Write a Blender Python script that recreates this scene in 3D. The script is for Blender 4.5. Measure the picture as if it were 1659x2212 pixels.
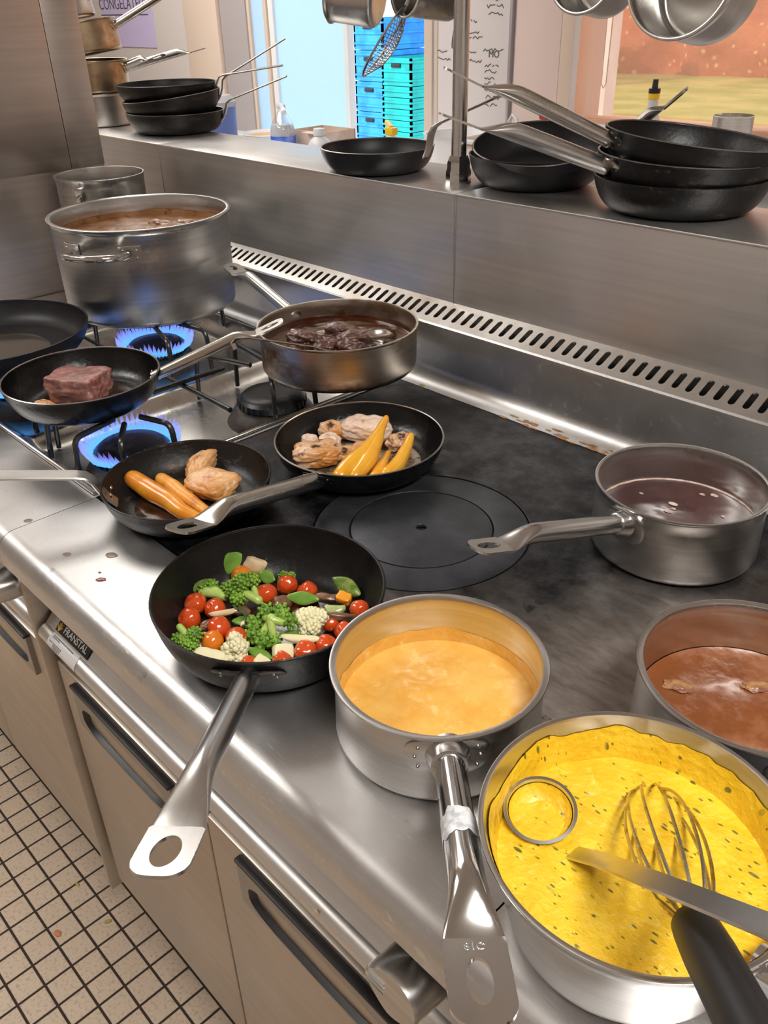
import bpy, bmesh, math, random
from math import sin, cos, pi, radians
from mathutils import Vector, Matrix, Euler, noise as mnoise

for o in list(bpy.data.objects):
    bpy.data.objects.remove(o, do_unlink=True)
SC = bpy.context.scene
COL = SC.collection

# ------------------------------------------------------------------ camera, world, light, exposure
FPX = 1837.48
RIGHT = Vector((0.69304, 0.720544, -0.022616))
DOWN = Vector((0.3581, -0.371319, -0.856672))
FWD = Vector((-0.625668, 0.585609, -0.515366))
cam_d = bpy.data.cameras.new('camera')
cam = bpy.data.objects.new('camera', cam_d)
COL.objects.link(cam)
cam_d.sensor_fit = 'VERTICAL'
cam_d.sensor_height = 24.0
cam_d.lens = FPX / 2212.0 * 24.0
cam_d.clip_start = 0.02
cam_d.clip_end = 200
R3 = Matrix((RIGHT, -DOWN, -FWD)).transposed()
cam.matrix_world = Matrix.Translation((0, 0, 1.48)) @ R3.to_4x4()
SC.camera = cam

SC.view_settings.view_transform = 'Standard'
SC.view_settings.look = 'None'
SC.view_settings.gamma = 1.0
SC.view_settings.use_curve_mapping = False
SC.view_settings.exposure = 0.14

world = bpy.data.worlds.new('sky_world')
SC.world = world
world.use_nodes = True
wn = world.node_tree.nodes
wbg = wn['Background']
wbg.inputs[0].default_value = (0.62, 0.82, 1.0, 1)
wbg.inputs[1].default_value = 2.2

def light(name, kind, loc, rot, energy, col, size=1.0, size_y=None):
    d = bpy.data.lights.new(name, kind)
    d.energy = energy
    d.color = col
    if kind == 'AREA':
        d.shape = 'RECTANGLE' if size_y else 'SQUARE'
        d.size = size
        if size_y:
            d.size_y = size_y
    if kind == 'SUN':
        d.angle = size
    o = bpy.data.objects.new(name, d)
    COL.objects.link(o)
    o.location = loc
    o.rotation_euler = rot
    return o

# daylight outside (travels towards +Y, so none of it falls through the window)
light('sun', 'SUN', (0, 0, 8), Euler((radians(50), 0, radians(-25))), 3.2, (1.0, 0.95, 0.86), radians(1.0))
# ceiling lamps: the panel fixtures below carry these lights just under their diffusers
LAMPS = [(0.55, 0.15, 0.35, 1.0, 40), (-3.1, 1.15, 1.9, 1.0, 14), (-2.5, -0.45, 1.6, 0.45, 24),
         (-4.2, 2.0, 1.2, 0.5, 22)]  # last lamp is added, unseen, to light the rear of the room
for i, (lx, ly, sx, sy, e) in enumerate(LAMPS):
    light('ceiling_lamp_light', 'AREA', (lx, ly, 2.555), Euler((0, 0, 0)), e, (1.0, 0.965, 0.925), sx, sy)
# sky light portals in the two openings
for _p in (light('door_portal', 'AREA', (-3.10, 2.99, 1.1), Euler((radians(-90), 0, 0)), 1, (1, 1, 1), 0.5, 2.1),
           light('window_portal', 'AREA', (-1.15, 2.99, 1.65), Euler((radians(-90), 0, 0)), 1, (1, 1, 1), 1.9, 1.15)):
    _p.data.cycles.is_portal = True

# ------------------------------------------------------------------ mesh helpers
def new():
    return bmesh.new()

def lathe(bm, prof, n=64, a0=0.0, a1=2 * pi):
    full = abs(a1 - a0 - 2 * pi) < 1e-6
    cols = n if full else n + 1
    rows = []
    for (r, z) in prof:
        if r < 1e-7:
            rows.append([bm.verts.new((0, 0, z))])
        else:
            rows.append([bm.verts.new((r * cos(a0 + (a1 - a0) * i / n), r * sin(a0 + (a1 - a0) * i / n), z)) for i in range(cols)])
    for a, b in zip(rows[:-1], rows[1:]):
        for i in range(n):
            j = (i + 1) % cols if full else i + 1
            if len(a) == 1 and len(b) == 1:
                continue
            if len(a) == 1:
                bm.faces.new((a[0], b[j], b[i]))
            elif len(b) == 1:
                bm.faces.new((a[i], a[j], b[0]))
            else:
                bm.faces.new((a[i], a[j], b[j], b[i]))
    return bm

def loft(bm, rings, cap=True, closed=False):
    vr = [[bm.verts.new(p) for p in r] for r in rings]
    m = len(vr[0])
    seq = list(zip(vr[:-1], vr[1:]))
    if closed:
        seq.append((vr[-1], vr[0]))
    for a, b in seq:
        for i in range(m):
            j = (i + 1) % m
            bm.faces.new((a[i], a[j], b[j], b[i]))
    if cap and not closed:
        bm.faces.new(list(reversed(vr[0])))
        bm.faces.new(vr[-1])
    return bm

def frames(pts, closed=False, up=None):
    pts = [Vector(p) for p in pts]
    n = len(pts)
    T = []
    for i in range(n):
        if closed:
            t = pts[(i + 1) % n] - pts[i - 1]
        else:
            t = pts[min(i + 1, n - 1)] - pts[max(i - 1, 0)]
        T.append(t.normalized())
    u = Vector(up) if up is not None else (Vector((0, 0, 1)) if abs(T[0].z) < 0.9 else Vector((1, 0, 0)))
    out = []
    for i in range(n):
        u = (u - T[i] * u.dot(T[i]))
        if u.length < 1e-6:
            u = T[i].orthogonal()
        u.normalize()
        out.append((pts[i], T[i], u, T[i].cross(u)))
    return out

def tube(bm, pts, r, n=10, closed=False, cap=True):
    fr = frames(pts, closed)
    rings = []
    for k, (p, t, u, v) in enumerate(fr):
        rr = r[k] if isinstance(r, (list, tuple)) else r
        rings.append([p + (u * cos(2 * pi * i / n) + v * sin(2 * pi * i / n)) * rr for i in range(n)])
    return loft(bm, rings, cap, closed)

def strap(bm, pts, w, t, up=(0, 0, 1), wl=None):
    fr = frames(pts, up=up)
    rings = []
    for k, (p, tt, u, v) in enumerate(fr):
        ww = (wl[k] if wl else w) / 2
        b = min(t * 0.4, ww * 0.3)
        h = t / 2
        rings.append([p + v * x + u * y for x, y in ((-ww, -h + b), (-ww, h - b), (-ww + b, h), (ww - b, h), (ww, h - b), (ww, -h + b), (ww - b, -h), (-ww + b, -h))])
    return loft(bm, rings)

def box(bm, x0, x1, y0, y1, z0, z1, bev=0.0, seg=2):
    m = Matrix.Translation(((x0 + x1) / 2, (y0 + y1) / 2, (z0 + z1) / 2)) @ Matrix.Diagonal((x1 - x0, y1 - y0, z1 - z0, 1))
    r = bmesh.ops.create_cube(bm, size=1.0, matrix=m)
    if bev > 0:
        es = set()
        for v in r['verts']:
            es.update(v.link_edges)
        bmesh.ops.bevel(bm, geom=list(es), offset=bev, segments=seg, profile=0.5, affect='EDGES')
    return bm

def extrude_x(bm, prof, x0, x1):
    return loft(bm, [[(x0, y, z) for y, z in prof], [(x1, y, z) for y, z in prof]])

def disc(bm, r, z, rings=24, n=72, f=None):
    prev = [bm.verts.new((0, 0, z + (f(0, 0) if f else 0)))]
    for k in range(1, rings + 1):
        rr = r * k / rings
        cur = [bm.verts.new((rr * cos(2 * pi * i / n), rr * sin(2 * pi * i / n), z + (f(rr * cos(2 * pi * i / n), rr * sin(2 * pi * i / n)) if f else 0))) for i in range(n)]
        for i in range(n):
            j = (i + 1) % n
            if k == 1:
                bm.faces.new((prev[0], cur[i], cur[j]))
            else:
                bm.faces.new((prev[i], cur[i], cur[j], prev[j]))
        prev = cur
    return bm

def plate_hole(bm, L, hw, hole, t, n=48, zf=None):
    """flat tongue along +x from x=0 to L, half width hw(x), hole=(cx,a,b); zf(x) height"""
    cx, a, b = hole
    ins, out = [], []
    for i in range(n):
        th = 2 * pi * i / n
        c, s = cos(th), sin(th)
        ins.append((cx + a * c, b * s))
        d = 0.0
        while True:
            d += 0.0004
            x, y = cx + d * c, d * s
            if x < 0 or x > L or abs(y) > hw(max(0, min(L, x))):
                break
        out.append((min(max(cx + d * c, 0), L), d * s))
    zf = zf or (lambda x: 0.0)
    V = lambda p, k: bm.verts.new((p[0], p[1], zf(p[0]) + k * t / 2))
    it, ib = [V(p, 1) for p in ins], [V(p, -1) for p in ins]
    ot, ob = [V(p, 1) for p in out], [V(p, -1) for p in out]
    for i in range(n):
        j = (i + 1) % n
        bm.faces.new((it[i], ot[i], ot[j], it[j]))
        bm.faces.new((ib[i], ib[j], ob[j], ob[i]))
        bm.faces.new((ot[i], ob[i], ob[j], ot[j]))
        bm.faces.new((it[i], it[j], ib[j], ib[i]))
    return bm

def blob(bm, radii, center=(0, 0, 0), sub=4, amp=0.1, sc=2.0, seed=0, amp2=0.0, sc2=8.0, flat=None, rot=0.0, fn=None):
    r = bmesh.ops.create_icosphere(bm, subdivisions=sub, radius=1.0)
    off = Vector((seed * 13.7, seed * 7.3, seed * 3.1))
    cr, sr = cos(rot), sin(rot)
    for v in r['verts']:
        p = v.co.copy()
        k = 1 + amp * mnoise.noise(p * sc + off) + (amp2 * mnoise.noise(p * sc2 + off) if amp2 else 0)
        q = p * k
        if fn:
            q = fn(q)
        x, y, z = q.x * radii[0], q.y * radii[1], q.z * radii[2]
        if flat is not None:
            z = max(z, -flat)
        v.co = Vector((center[0] + x * cr - y * sr, center[1] + x * sr + y * cr, center[2] + z))
    return bm

def sweep_blob(bm, pts, rad, n=16, sub=6, amp=0.0, sc=30, seed=0):
    """smooth tapered body through the points (catmull-rom) with radius list"""
    P = [Vector(p) for p in pts]
    m = len(P)
    pp, rr = [], []
    for i in range(m - 1):
        p0, p1, p2, p3 = P[max(i - 1, 0)], P[i], P[i + 1], P[min(i + 2, m - 1)]
        for k in range(sub):
            t = k / sub
            pp.append(0.5 * ((2 * p1) + (p2 - p0) * t + (2 * p0 - 5 * p1 + 4 * p2 - p3) * t * t + (-p0 + 3 * p1 - 3 * p2 + p3) * t ** 3))
            rr.append(rad[i] * (1 - t) + rad[i + 1] * t)
    pp.append(P[-1])
    rr.append(rad[-1])
    # round the ends
    fr = frames(pp)
    rings = []
    def ring(p, u, v, r):
        out = []
        for i in range(n):
            q = p + (u * cos(2 * pi * i / n) + v * sin(2 * pi * i / n)) * r
            if amp:
                q = q + (q - p).normalized() * amp * mnoise.noise(q * sc + Vector((seed, 0, 0)))
            out.append(q)
        return out
    p, t, u, v = fr[0]
    for k in (80, 50, 25):
        rings.append(ring(p - t * rr[0] * sin(radians(k)), u, v, rr[0] * cos(radians(k))))
    for (p, t, u, v), r in zip(fr, rr):
        rings.append(ring(p, u, v, r))
    p, t, u, v = fr[-1]
    for k in (25, 50, 80):
        rings.append(ring(p + t * rr[-1] * sin(radians(k)), u, v, rr[-1] * cos(radians(k))))
    return loft(bm, rings)

def text_bm(txt, size, ext=0.0004, align='CENTER', shear=0.0):
    c = bpy.data.curves.new('lettering', 'FONT')
    c.body = txt
    c.size = size
    c.extrude = ext
    c.align_x = align
    c.align_y = 'CENTER'
    c.shear = shear
    o = bpy.data.objects.new('lettering', c)
    COL.objects.link(o)
    bpy.context.view_layer.update()
    me = bpy.data.meshes.new_from_object(o.evaluated_get(bpy.context.evaluated_depsgraph_get()))
    bm = bmesh.new()
    bm.from_mesh(me)
    bpy.data.objects.remove(o, do_unlink=True)
    bpy.data.curves.remove(c)
    bpy.data.meshes.remove(me)
    return bm

# ------------------------------------------------------------------ object helpers
def obj(name, bm, mat, parent=None, world_co=False, smooth=True, ang=35, M=None):
    if M is not None:
        bm.transform(M)
    if world_co and parent is not None:
        bm.transform(parent_world(parent).inverted())
    bmesh.ops.recalc_face_normals(bm, faces=bm.faces)
    me = bpy.data.meshes.new(name)
    bm.to_mesh(me)
    bm.free()
    for m in (mat if isinstance(mat, (list, tuple)) else [mat]):
        me.materials.append(m)
    if smooth:
        me.shade_smooth()
        me.set_sharp_from_angle(angle=radians(ang))
    o = bpy.data.objects.new(name, me)
    COL.objects.link(o)
    if parent is not None:
        o.parent = parent
    return o

def parent_world(o):
    m = Matrix.LocRotScale(o.location, o.rotation_euler, o.scale)
    return parent_world(o.parent) @ m if o.parent else m

def tag(o, label, cat, group=None, kind=None):
    if label:
        o['label'] = label
    if cat:
        o['category'] = cat
    if group:
        o['group'] = group
    if kind:
        o['kind'] = kind
    return o

def thing(name, label, cat, loc=(0, 0, 0), rot=(0, 0, 0), group=None):
    o = bpy.data.objects.new(name, None)
    o.empty_display_size = 0.05
    COL.objects.link(o)
    o.location = loc
    o.rotation_euler = rot
    return tag(o, label, cat, group)

def solo(name, bm, mat, label, cat, loc=None, rot=None, group=None, **k):
    o = obj(name, bm, mat, **k)
    if loc is not None:
        o.location = loc
    if rot is not None:
        o.rotation_euler = rot
    return tag(o, label, cat, group)

def struct(name, bm, mat, **k):
    o = obj(name, bm, mat, **k)
    o['kind'] = 'structure'
    return o

# ------------------------------------------------------------------ materials
class NT:
    def __init__(s, name):
        s.m = bpy.data.materials.new(name)
        s.m.use_nodes = True
        s.t = s.m.node_tree
        s.b = s.t.nodes['Principled BSDF']
        s.co = s.t.nodes.new('ShaderNodeTexCoord').outputs['Object']
    def n(s, typ, **kw):
        nd = s.t.nodes.new('ShaderNode' + typ)
        for k, v in kw.items():
            setattr(nd, k, v)
        return nd
    def l(s, a, b):
        s.t.links.new(a, b)
        return s
    def vec(s, stretch=(1, 1, 1), loc=(0, 0, 0), rot=(0, 0, 0), src=None):
        mp = s.n('Mapping')
        mp.inputs['Scale'].default_value = stretch
        mp.inputs['Location'].default_value = loc
        mp.inputs['Rotation'].default_value = rot
        s.l(src or s.co, mp.inputs[0])
        return mp.outputs[0]
    def noise(s, scale, detail=4, rough=0.55, stretch=None, rot=(0, 0, 0), dist=0.0, loc=(0, 0, 0)):
        nd = s.n('TexNoise')
        nd.inputs['Scale'].default_value = scale
        nd.inputs['Detail'].default_value = detail
        nd.inputs['Roughness'].default_value = rough
        nd.inputs['Distortion'].default_value = dist
        s.l(s.vec(stretch or (1, 1, 1), rot=rot, loc=loc), nd.inputs['Vector'])
        return nd.outputs['Fac']
    def voro(s, scale, feature='F1', stretch=None, out='Distance', rand=1.0, rot=(0, 0, 0)):
        nd = s.n('TexVoronoi', feature=feature)
        nd.inputs['Scale'].default_value = scale
        nd.inputs['Randomness'].default_value = rand
        s.l(s.vec(stretch or (1, 1, 1), rot=rot), nd.inputs['Vector'])
        return nd.outputs[out]
    def ramp(s, fac, stops, interp='LINEAR'):
        r = s.n('ValToRGB')
        r.color_ramp.interpolation = interp
        el = r.color_ramp.elements
        while len(el) < len(stops):
            el.new(0.5)
        for e, (p, c) in zip(el, stops):
            e.position = p
            e.color = tuple(c) + (1,) if isinstance(c, (tuple, list)) and len(c) == 3 else ((c, c, c, 1) if not isinstance(c, (tuple, list)) else c)
        s.l(fac, r.inputs[0])
        return r.outputs[0]
    def mix(s, fac, a, b, mode='MIX'):
        m = s.n('Mix', data_type='RGBA', blend_type=mode)
        for sock, v in ((m.inputs[0], fac), (m.inputs[6], a), (m.inputs[7], b)):
            if isinstance(v, (int, float)):
                sock.default_value = v
            elif isinstance(v, (tuple, list)):
                sock.default_value = tuple(v) + (1,) if len(v) == 3 else v
            else:
                s.l(v, sock)
        return m.outputs[2]
    def math(s, op, a, b=None, clamp=False):
        m = s.n('Math', operation=op, use_clamp=clamp)
        for sock, v in ((m.inputs[0], a), (m.inputs[1], b)):
            if v is None:
                continue
            if isinstance(v, (int, float)):
                sock.default_value = v
            else:
                s.l(v, sock)
        return m.outputs[0]
    def xyz(s):
        x = s.n('SeparateXYZ')
        s.l(s.co, x.inputs[0])
        return x.outputs
    def set(s, key, v):
        k = {'col': 'Base Color', 'rough': 'Roughness', 'metal': 'Metallic', 'spec': 'Specular IOR Level', 'coat': 'Coat Weight', 'sss': 'Subsurface Weight',
             'trans': 'Transmission Weight', 'alpha': 'Alpha', 'ior': 'IOR', 'em': 'Emission Color', 'ems': 'Emission Strength', 'aniso': 'Anisotropic'}.get(key, key)
        i = s.b.inputs[k]
        if isinstance(v, (int, float)):
            i.default_value = v
        elif isinstance(v, (tuple, list)):
            i.default_value = tuple(v) + (1,) if len(v) == 3 else v
        else:
            s.l(v, i)
        return s
    def bump(s, h, strength=0.3, dist=0.001):
        b = s.n('Bump')
        b.inputs['Strength'].default_value = strength
        b.inputs['Distance'].default_value = dist
        s.l(h, b.inputs['Height'])
        s.l(b.outputs[0], s.b.inputs['Normal'])
        return s

def pm(name, col, rough=0.5, metal=0.0, col2=None, ns=10, lo=0.4, hi=0.6, stretch=None, bump=0.0, bs=None, bdist=0.001, rvar=0.0, spec=None, sss=0.0, coat=0.0, detail=5):
    t = NT(name)
    t.set('metal', metal).set('rough', rough).set('col', col)
    if col2:
        t.set('col', t.mix(t.ramp(t.noise(ns, detail, stretch=stretch), [(lo, 0.0), (hi, 1.0)]), col, col2))
    if rvar:
        t.set('rough', t.ramp(t.noise(ns * 1.7, 5, stretch=stretch), [(0.3, max(rough - rvar, 0.02)), (0.7, min(rough + rvar, 1))]))
    if bump:
        t.bump(t.noise(bs or ns * 4, 5, stretch=stretch), bump, bdist)
    if spec is not None:
        t.set('spec', spec)
    if sss:
        t.set('sss', sss)
        t.b.inputs['Subsurface Radius'].default_value = (0.004, 0.002, 0.001)
    if coat:
        t.set('coat', coat)
        t.b.inputs['Coat Roughness'].default_value = 0.08
    return t.m

def steel(name, col=(0.60, 0.585, 0.56), rough=0.3, brush=(2, 2, 160), bump=0.12, stain=None, slo=0.5, shi=0.7, ss=7, sstretch=None, var=0.10, aniso=0.0):
    t = NT(name)
    t.set('metal', 1.0)
    if aniso:
        tg_ = t.n('Tangent', direction_type='RADIAL', axis='Z')
        t.l(tg_.outputs[0], t.b.inputs['Tangent'])
        t.set('aniso', aniso)
    br = t.noise(1.0, 3, 0.6, stretch=brush)
    big = t.noise(6, 4)
    c = t.mix(t.ramp(br, [(0.3, 0.0), (0.7, 1.0)]), tuple(x * (1 - var) for x in col), tuple(min(x * (1 + var), 1) for x in col))
    if stain:
        f = t.ramp(t.noise(ss, 6, 0.65, stretch=sstretch), [(slo, 0.0), (shi, 1.0)])
        c = t.mix(f, c, stain)
        t.set('rough', t.mix(f, (rough,) * 3, (min(rough + 0.2, 1),) * 3))
    else:
        t.set('rough', t.ramp(big, [(0.3, rough * 0.8), (0.7, rough * 1.25)]))
    t.set('col', c)
    t.bump(br, bump, 0.0006)
    return t.m

M = {}
M['pot'] = steel('steel_pot', rough=0.27, aniso=0.75)
M['pot2'] = steel('steel_pot_satin', (0.60, 0.59, 0.575), 0.29, aniso=0.75)
M['burnt'] = steel('steel_burnt', (0.50, 0.44, 0.37), 0.32, stain=(0.17, 0.085, 0.03), slo=0.48, shi=0.66, ss=9, sstretch=(1, 1, 1.6), aniso=0.6)
M['golden'] = steel('steel_heat_tinted', (0.50, 0.39, 0.25), 0.28, stain=(0.20, 0.10, 0.045), slo=0.55, shi=0.75, ss=11, aniso=0.6)
M['handle'] = steel('steel_handle', (0.62, 0.61, 0.595), 0.22, brush=(5, 160, 160), bump=0.03, var=0.05)
M['handle_used'] = steel('steel_handle_used', (0.62, 0.59, 0.54), 0.22, brush=(5, 120, 120), bump=0.05, stain=(0.32, 0.22, 0.12), slo=0.58, shi=0.78, ss=22)
M['polish'] = steel('steel_polished', (0.66, 0.655, 0.64), 0.12, brush=(3, 3, 3), bump=0.0, var=0.04)
M['strap'] = steel('steel_strap_dark', (0.36, 0.345, 0.325), 0.34, brush=(6, 120, 120), bump=0.08)
M['panel'] = steel('steel_panel', (0.74, 0.725, 0.705), 0.38, brush=(3, 120, 120), bump=0.08, var=0.06)
M['wallsteel'] = steel('steel_wall_panel', (0.68, 0.62, 0.57), 0.36, brush=(120, 3, 120), bump=0.06, var=0.06)
M['door'] = steel('steel_door', (0.54, 0.49, 0.43), 0.40, brush=(2, 2, 90), bump=0.05, var=0.05)
M['trim'] = steel('steel_trim', (0.62, 0.59, 0.56), 0.20, brush=(3, 90, 90), bump=0.05, var=0.05)

def worktop():
    t = NT('steel_worktop')
    t.set('metal', 1.0)
    scr = None
    for k, (a_, b_, r_) in enumerate(((40, 520, 0.5), (60, 640, 0.15), (70, 560, -0.7), (50, 600, 1.2), (80, 700, -0.25))):
        f_ = t.ramp(t.noise(1, 3, 0.6, stretch=(a_, b_, 60), rot=(0, 0, r_), dist=0.8, loc=(k * 7, k * 3, 0)), [(0.62, 0.0), (0.74, 1.0)])
        f_ = t.math('MULTIPLY', f_, t.ramp(t.noise(9, 3, loc=(k * 5, 2, 0)), [(0.42, 0.0), (0.62, 1.0)]))
        scr = f_ if scr is None else t.math('MAXIMUM', scr, f_)
    big = t.noise(7, 6, 0.6)
    c = t.mix(t.ramp(big, [(0.3, 0.0), (0.7, 1.0)]), (0.56, 0.555, 0.55), (0.68, 0.675, 0.67))
    c = t.mix(t.math('MULTIPLY', scr, 0.7), c, (0.86, 0.86, 0.86))
    # dried splashes
    sp = t.ramp(t.voro(26), [(0.0, 1.0), (0.10, 1.0), (0.135, 0.0)])
    sel = t.ramp(t.noise(9, 2), [(0.60, 0.0), (0.64, 1.0)])
    c = t.mix(t.math('MULTIPLY', t.math('MULTIPLY', sp, sel), 0.55), c, (0.30, 0.25, 0.21))
    t.set('col', c)
    t.set('rough', t.ramp(t.math('ADD', t.math('MULTIPLY', scr, 0.25), big), [(0.3, 0.33), (0.9, 0.52)]))
    t.bump(t.math('ADD', scr, t.noise(60, 4)), 0.10, 0.0006)
    return t.m
M['top'] = worktop()

def hot_plate():
    t = NT('cast_hot_plate')
    x = t.xyz()
    t.set('metal', 0.75)
    big = t.noise(4, 6, 0.6)
    # bare steel shows through towards the front right corner, where pans are slid off
    wear = t.math('ADD', t.math('MULTIPLY', x[0], 1.9), t.math('MULTIPLY', x[1], -1.3))
    wear = t.math('ADD', wear, t.math('MULTIPLY', t.math('SUBTRACT', big, 0.5), 0.9))
    w = t.ramp(wear, [(0.22, 0.0), (0.62, 1.0)])
    spots = t.ramp(t.noise(38, 6, 0.7), [(0.42, 0.0), (0.62, 1.0)])
    dark = t.mix(spots, (0.006, 0.006, 0.007), (0.030, 0.030, 0.033))
    bare = t.mix(t.ramp(t.noise(16, 5, 0.7, stretch=(1, 3, 1)), [(0.35, 0.0), (0.7, 1.0)]), (0.20, 0.165, 0.14), (0.38, 0.345, 0.315))
    c = t.mix(w, dark, bare)
    rust = t.ramp(t.noise(11, 6, 0.7, loc=(3, 1, 0)), [(0.62, 0.0), (0.72, 1.0)])
    c = t.mix(t.math('MULTIPLY', rust, 0.6), c, (0.05, 0.022, 0.014))
    blot = t.ramp(t.noise(15, 7, 0.72, loc=(9, 2, 0)), [(0.60, 0.0), (0.66, 1.0)])
    c = t.mix(t.math('MULTIPLY', blot, 0.85), c, (0.006, 0.006, 0.006))
    crumbs = t.ramp(t.voro(120), [(0.0, 1.0), (0.05, 1.0), (0.07, 0.0)])
    c = t.mix(t.math('MULTIPLY', crumbs, t.ramp(t.noise(14, 2), [(0.6, 0.0), (0.7, 0.8)])), c, (0.4, 0.38, 0.36))
    t.set('col', c)
    t.set('rough', t.ramp(t.noise(22, 6, 0.7), [(0.3, 0.30), (0.7, 0.55)]))
    t.bump(t.math('ADD', t.noise(70, 5), spots), 0.18, 0.0008)
    return t.m
M['plate'] = hot_plate()

def ring_plate():
    t = NT('cast_ring_plate')
    t.set('metal', 0.55)
    c = t.mix(t.ramp(t.noise(12, 6, 0.65), [(0.3, 0.0), (0.7, 1.0)]), (0.022, 0.024, 0.028), (0.065, 0.069, 0.080))
    c = t.mix(t.ramp(t.voro(150), [(0.0, 1.0), (0.04, 1.0), (0.06, 0.0)]), c, (0.3, 0.3, 0.3))
    t.set('col', c).set('rough', t.ramp(t.noise(20, 5), [(0.3, 0.38), (0.7, 0.55)]))
    t.bump(t.noise(80, 5), 0.12, 0.0006)
    return t.m
M['ring'] = ring_plate()

def iron(name, worn=0.0, rough=0.42):
    t = NT(name)
    c = t.mix(t.ramp(t.noise(18, 6, 0.7), [(0.35, 0.0), (0.7, 1.0)]), (0.0025, 0.0025, 0.003), (0.0075, 0.007, 0.0065))
    sp = t.ramp(t.noise(30, 7, 0.75, stretch=(1, 1, 2.2)), [(0.66 - worn, 0.0), (0.74 - worn, 1.0)])
    c = t.mix(t.math('MULTIPLY', sp, 0.7), c, (0.11, 0.08, 0.06))
    t.set('col', c)
    t.set('metal', t.math('MULTIPLY', sp, 0.6))
    t.set('rough', t.ramp(t.noise(14, 5), [(0.3, rough - 0.12), (0.7, rough + 0.12)]))
    t.set('spec', 0.40)
    t.bump(t.noise(150, 5), 0.45, 0.0011)
    return t.m
M['iron'] = iron('black_iron')
M['iron_worn'] = iron('black_iron_worn', 0.10)
M['iron_oily'] = iron('black_iron_oily', 0.0, 0.25)
M['nonstick'] = pm('nonstick_coating', (0.006, 0.0065, 0.008), 0.42, col2=(0.012, 0.012, 0.014), ns=9, bump=0.06, bs=300, spec=0.35)
M['rim_worn'] = steel('worn_rim', (0.45, 0.42, 0.39), 0.28, brush=(40, 40, 40), bump=0.1)
M['grate'] = pm('grate_enamel', (0.012, 0.012, 0.012), 0.30, 0.0, col2=(0.045, 0.03, 0.02), ns=26, lo=0.52, hi=0.72, bump=0.25, bs=120, spec=0.7)
M['burner'] = pm('burner_cast', (0.018, 0.018, 0.020), 0.35, 0.4, col2=(0.13, 0.125, 0.12), ns=22, lo=0.55, hi=0.75, bump=0.2, bs=90)
M['burner_base'] = pm('burner_base_metal', (0.10, 0.085, 0.07), 0.45, 0.6, col2=(0.03, 0.025, 0.022), ns=18, bump=0.15)
M['tray'] = steel('drip_tray_steel', (0.60, 0.585, 0.555), 0.26, brush=(4, 4, 4), bump=0.05, stain=(0.34, 0.29, 0.21), slo=0.52, shi=0.75, ss=9)
M['black'] = pm('black_plastic', (0.012, 0.012, 0.013), 0.42, bump=0.05, bs=400)
M['black_gap'] = pm('dark_recess', (0.010, 0.009, 0.008), 0.6)
M['white_plastic'] = pm('white_plastic', (0.80, 0.80, 0.80), 0.35)
M['paint'] = pm('wall_paint_white', (0.66, 0.60, 0.57), 0.75, bump=0.03, bs=200)
M['paint_pink_light'] = pm('wall_paint_pink_light', (0.70, 0.56, 0.51), 0.75, bump=0.03, bs=200)  # white paint; pink light through the blind is put into this colour
M['beige'] = pm('frame_paint_beige', (0.66, 0.53, 0.43), 0.6)
M['grey_paint'] = pm('frame_paint_grey', (0.40, 0.36, 0.36), 0.6)
M['ceiling'] = pm('ceiling_white', (0.78, 0.75, 0.71), 0.85)
M['whiteboard'] = pm('whiteboard', (0.72, 0.67, 0.66), 0.30)
M['ink'] = pm('marker_ink', (0.10, 0.09, 0.10), 0.6)
M['lilac'] = pm('lilac_paper', (0.60, 0.52, 0.78), 0.7)
M['alu'] = pm('frame_aluminium', (0.55, 0.52, 0.55), 0.4, 0.7)
M['concrete'] = pm('pale_concrete', (0.80, 0.80, 0.80), 0.8, col2=(0.70, 0.70, 0.71), ns=3)

def tiles():
    t = NT('floor_tiles')
    x = t.xyz()
    def line(s, off):
        f = t.math('FRACT', t.math('MULTIPLY', t.math('ADD', s, off), 1 / 0.0503))
        d = t.math('ABSOLUTE', t.math('SUBTRACT', f, 0.5))
        return t.ramp(d, [(0.447, 0.0), (0.462, 1.0)])
    # joints at x = -1.5354 + 0.0503 k, y = 0.3145 - 0.0503 k
    g = t.math('MAXIMUM', line(x[0], 1.5354 + 0.02515 + 0.0503 * 100), line(x[1], -0.3145 + 0.02515 + 0.0503 * 100))
    sp = t.ramp(t.noise(160, 3, 0.6), [(0.50, 0.0), (0.66, 1.0)])
    c = t.mix(t.math('MULTIPLY', sp, 0.75), (0.60, 0.475, 0.355), (0.36, 0.265, 0.18))
    c = t.mix(t.ramp(t.noise(9, 3), [(0.3, 0.0), (0.7, 0.35)]), c, (0.48, 0.37, 0.28))
    c = t.mix(g, c, (0.035, 0.022, 0.015))
    t.set('col', c).set('rough', t.mix(g, (0.38,) * 3, (0.9,) * 3))
    t.bump(t.math('SUBTRACT', 1.0, g), 0.4, 0.001)
    return t.m
M['tiles'] = tiles()

def screen():
    """woven sun screen of a roller blind: half open, orange"""
    m = bpy.data.materials.new('orange_sun_screen')
    m.use_nodes = True
    t = m.node_tree
    t.nodes.remove(t.nodes['Principled BSDF'])
    a = t.nodes.new('ShaderNodeBsdfTransparent')
    a.inputs[0].default_value = (1.0, 0.84, 0.72, 1)
    b = t.nodes.new('ShaderNodeBsdfTranslucent')
    b.inputs[0].default_value = (0.95, 0.50, 0.34, 1)
    x = t.nodes.new('ShaderNodeMixShader')
    x.inputs[0].default_value = 0.24
    t.links.new(a.outputs[0], x.inputs[1])
    t.links.new(b.outputs[0], x.inputs[2])
    t.links.new(x.outputs[0], t.nodes['Material Output'].inputs[0])
    return m
M['screen'] = screen()

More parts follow.
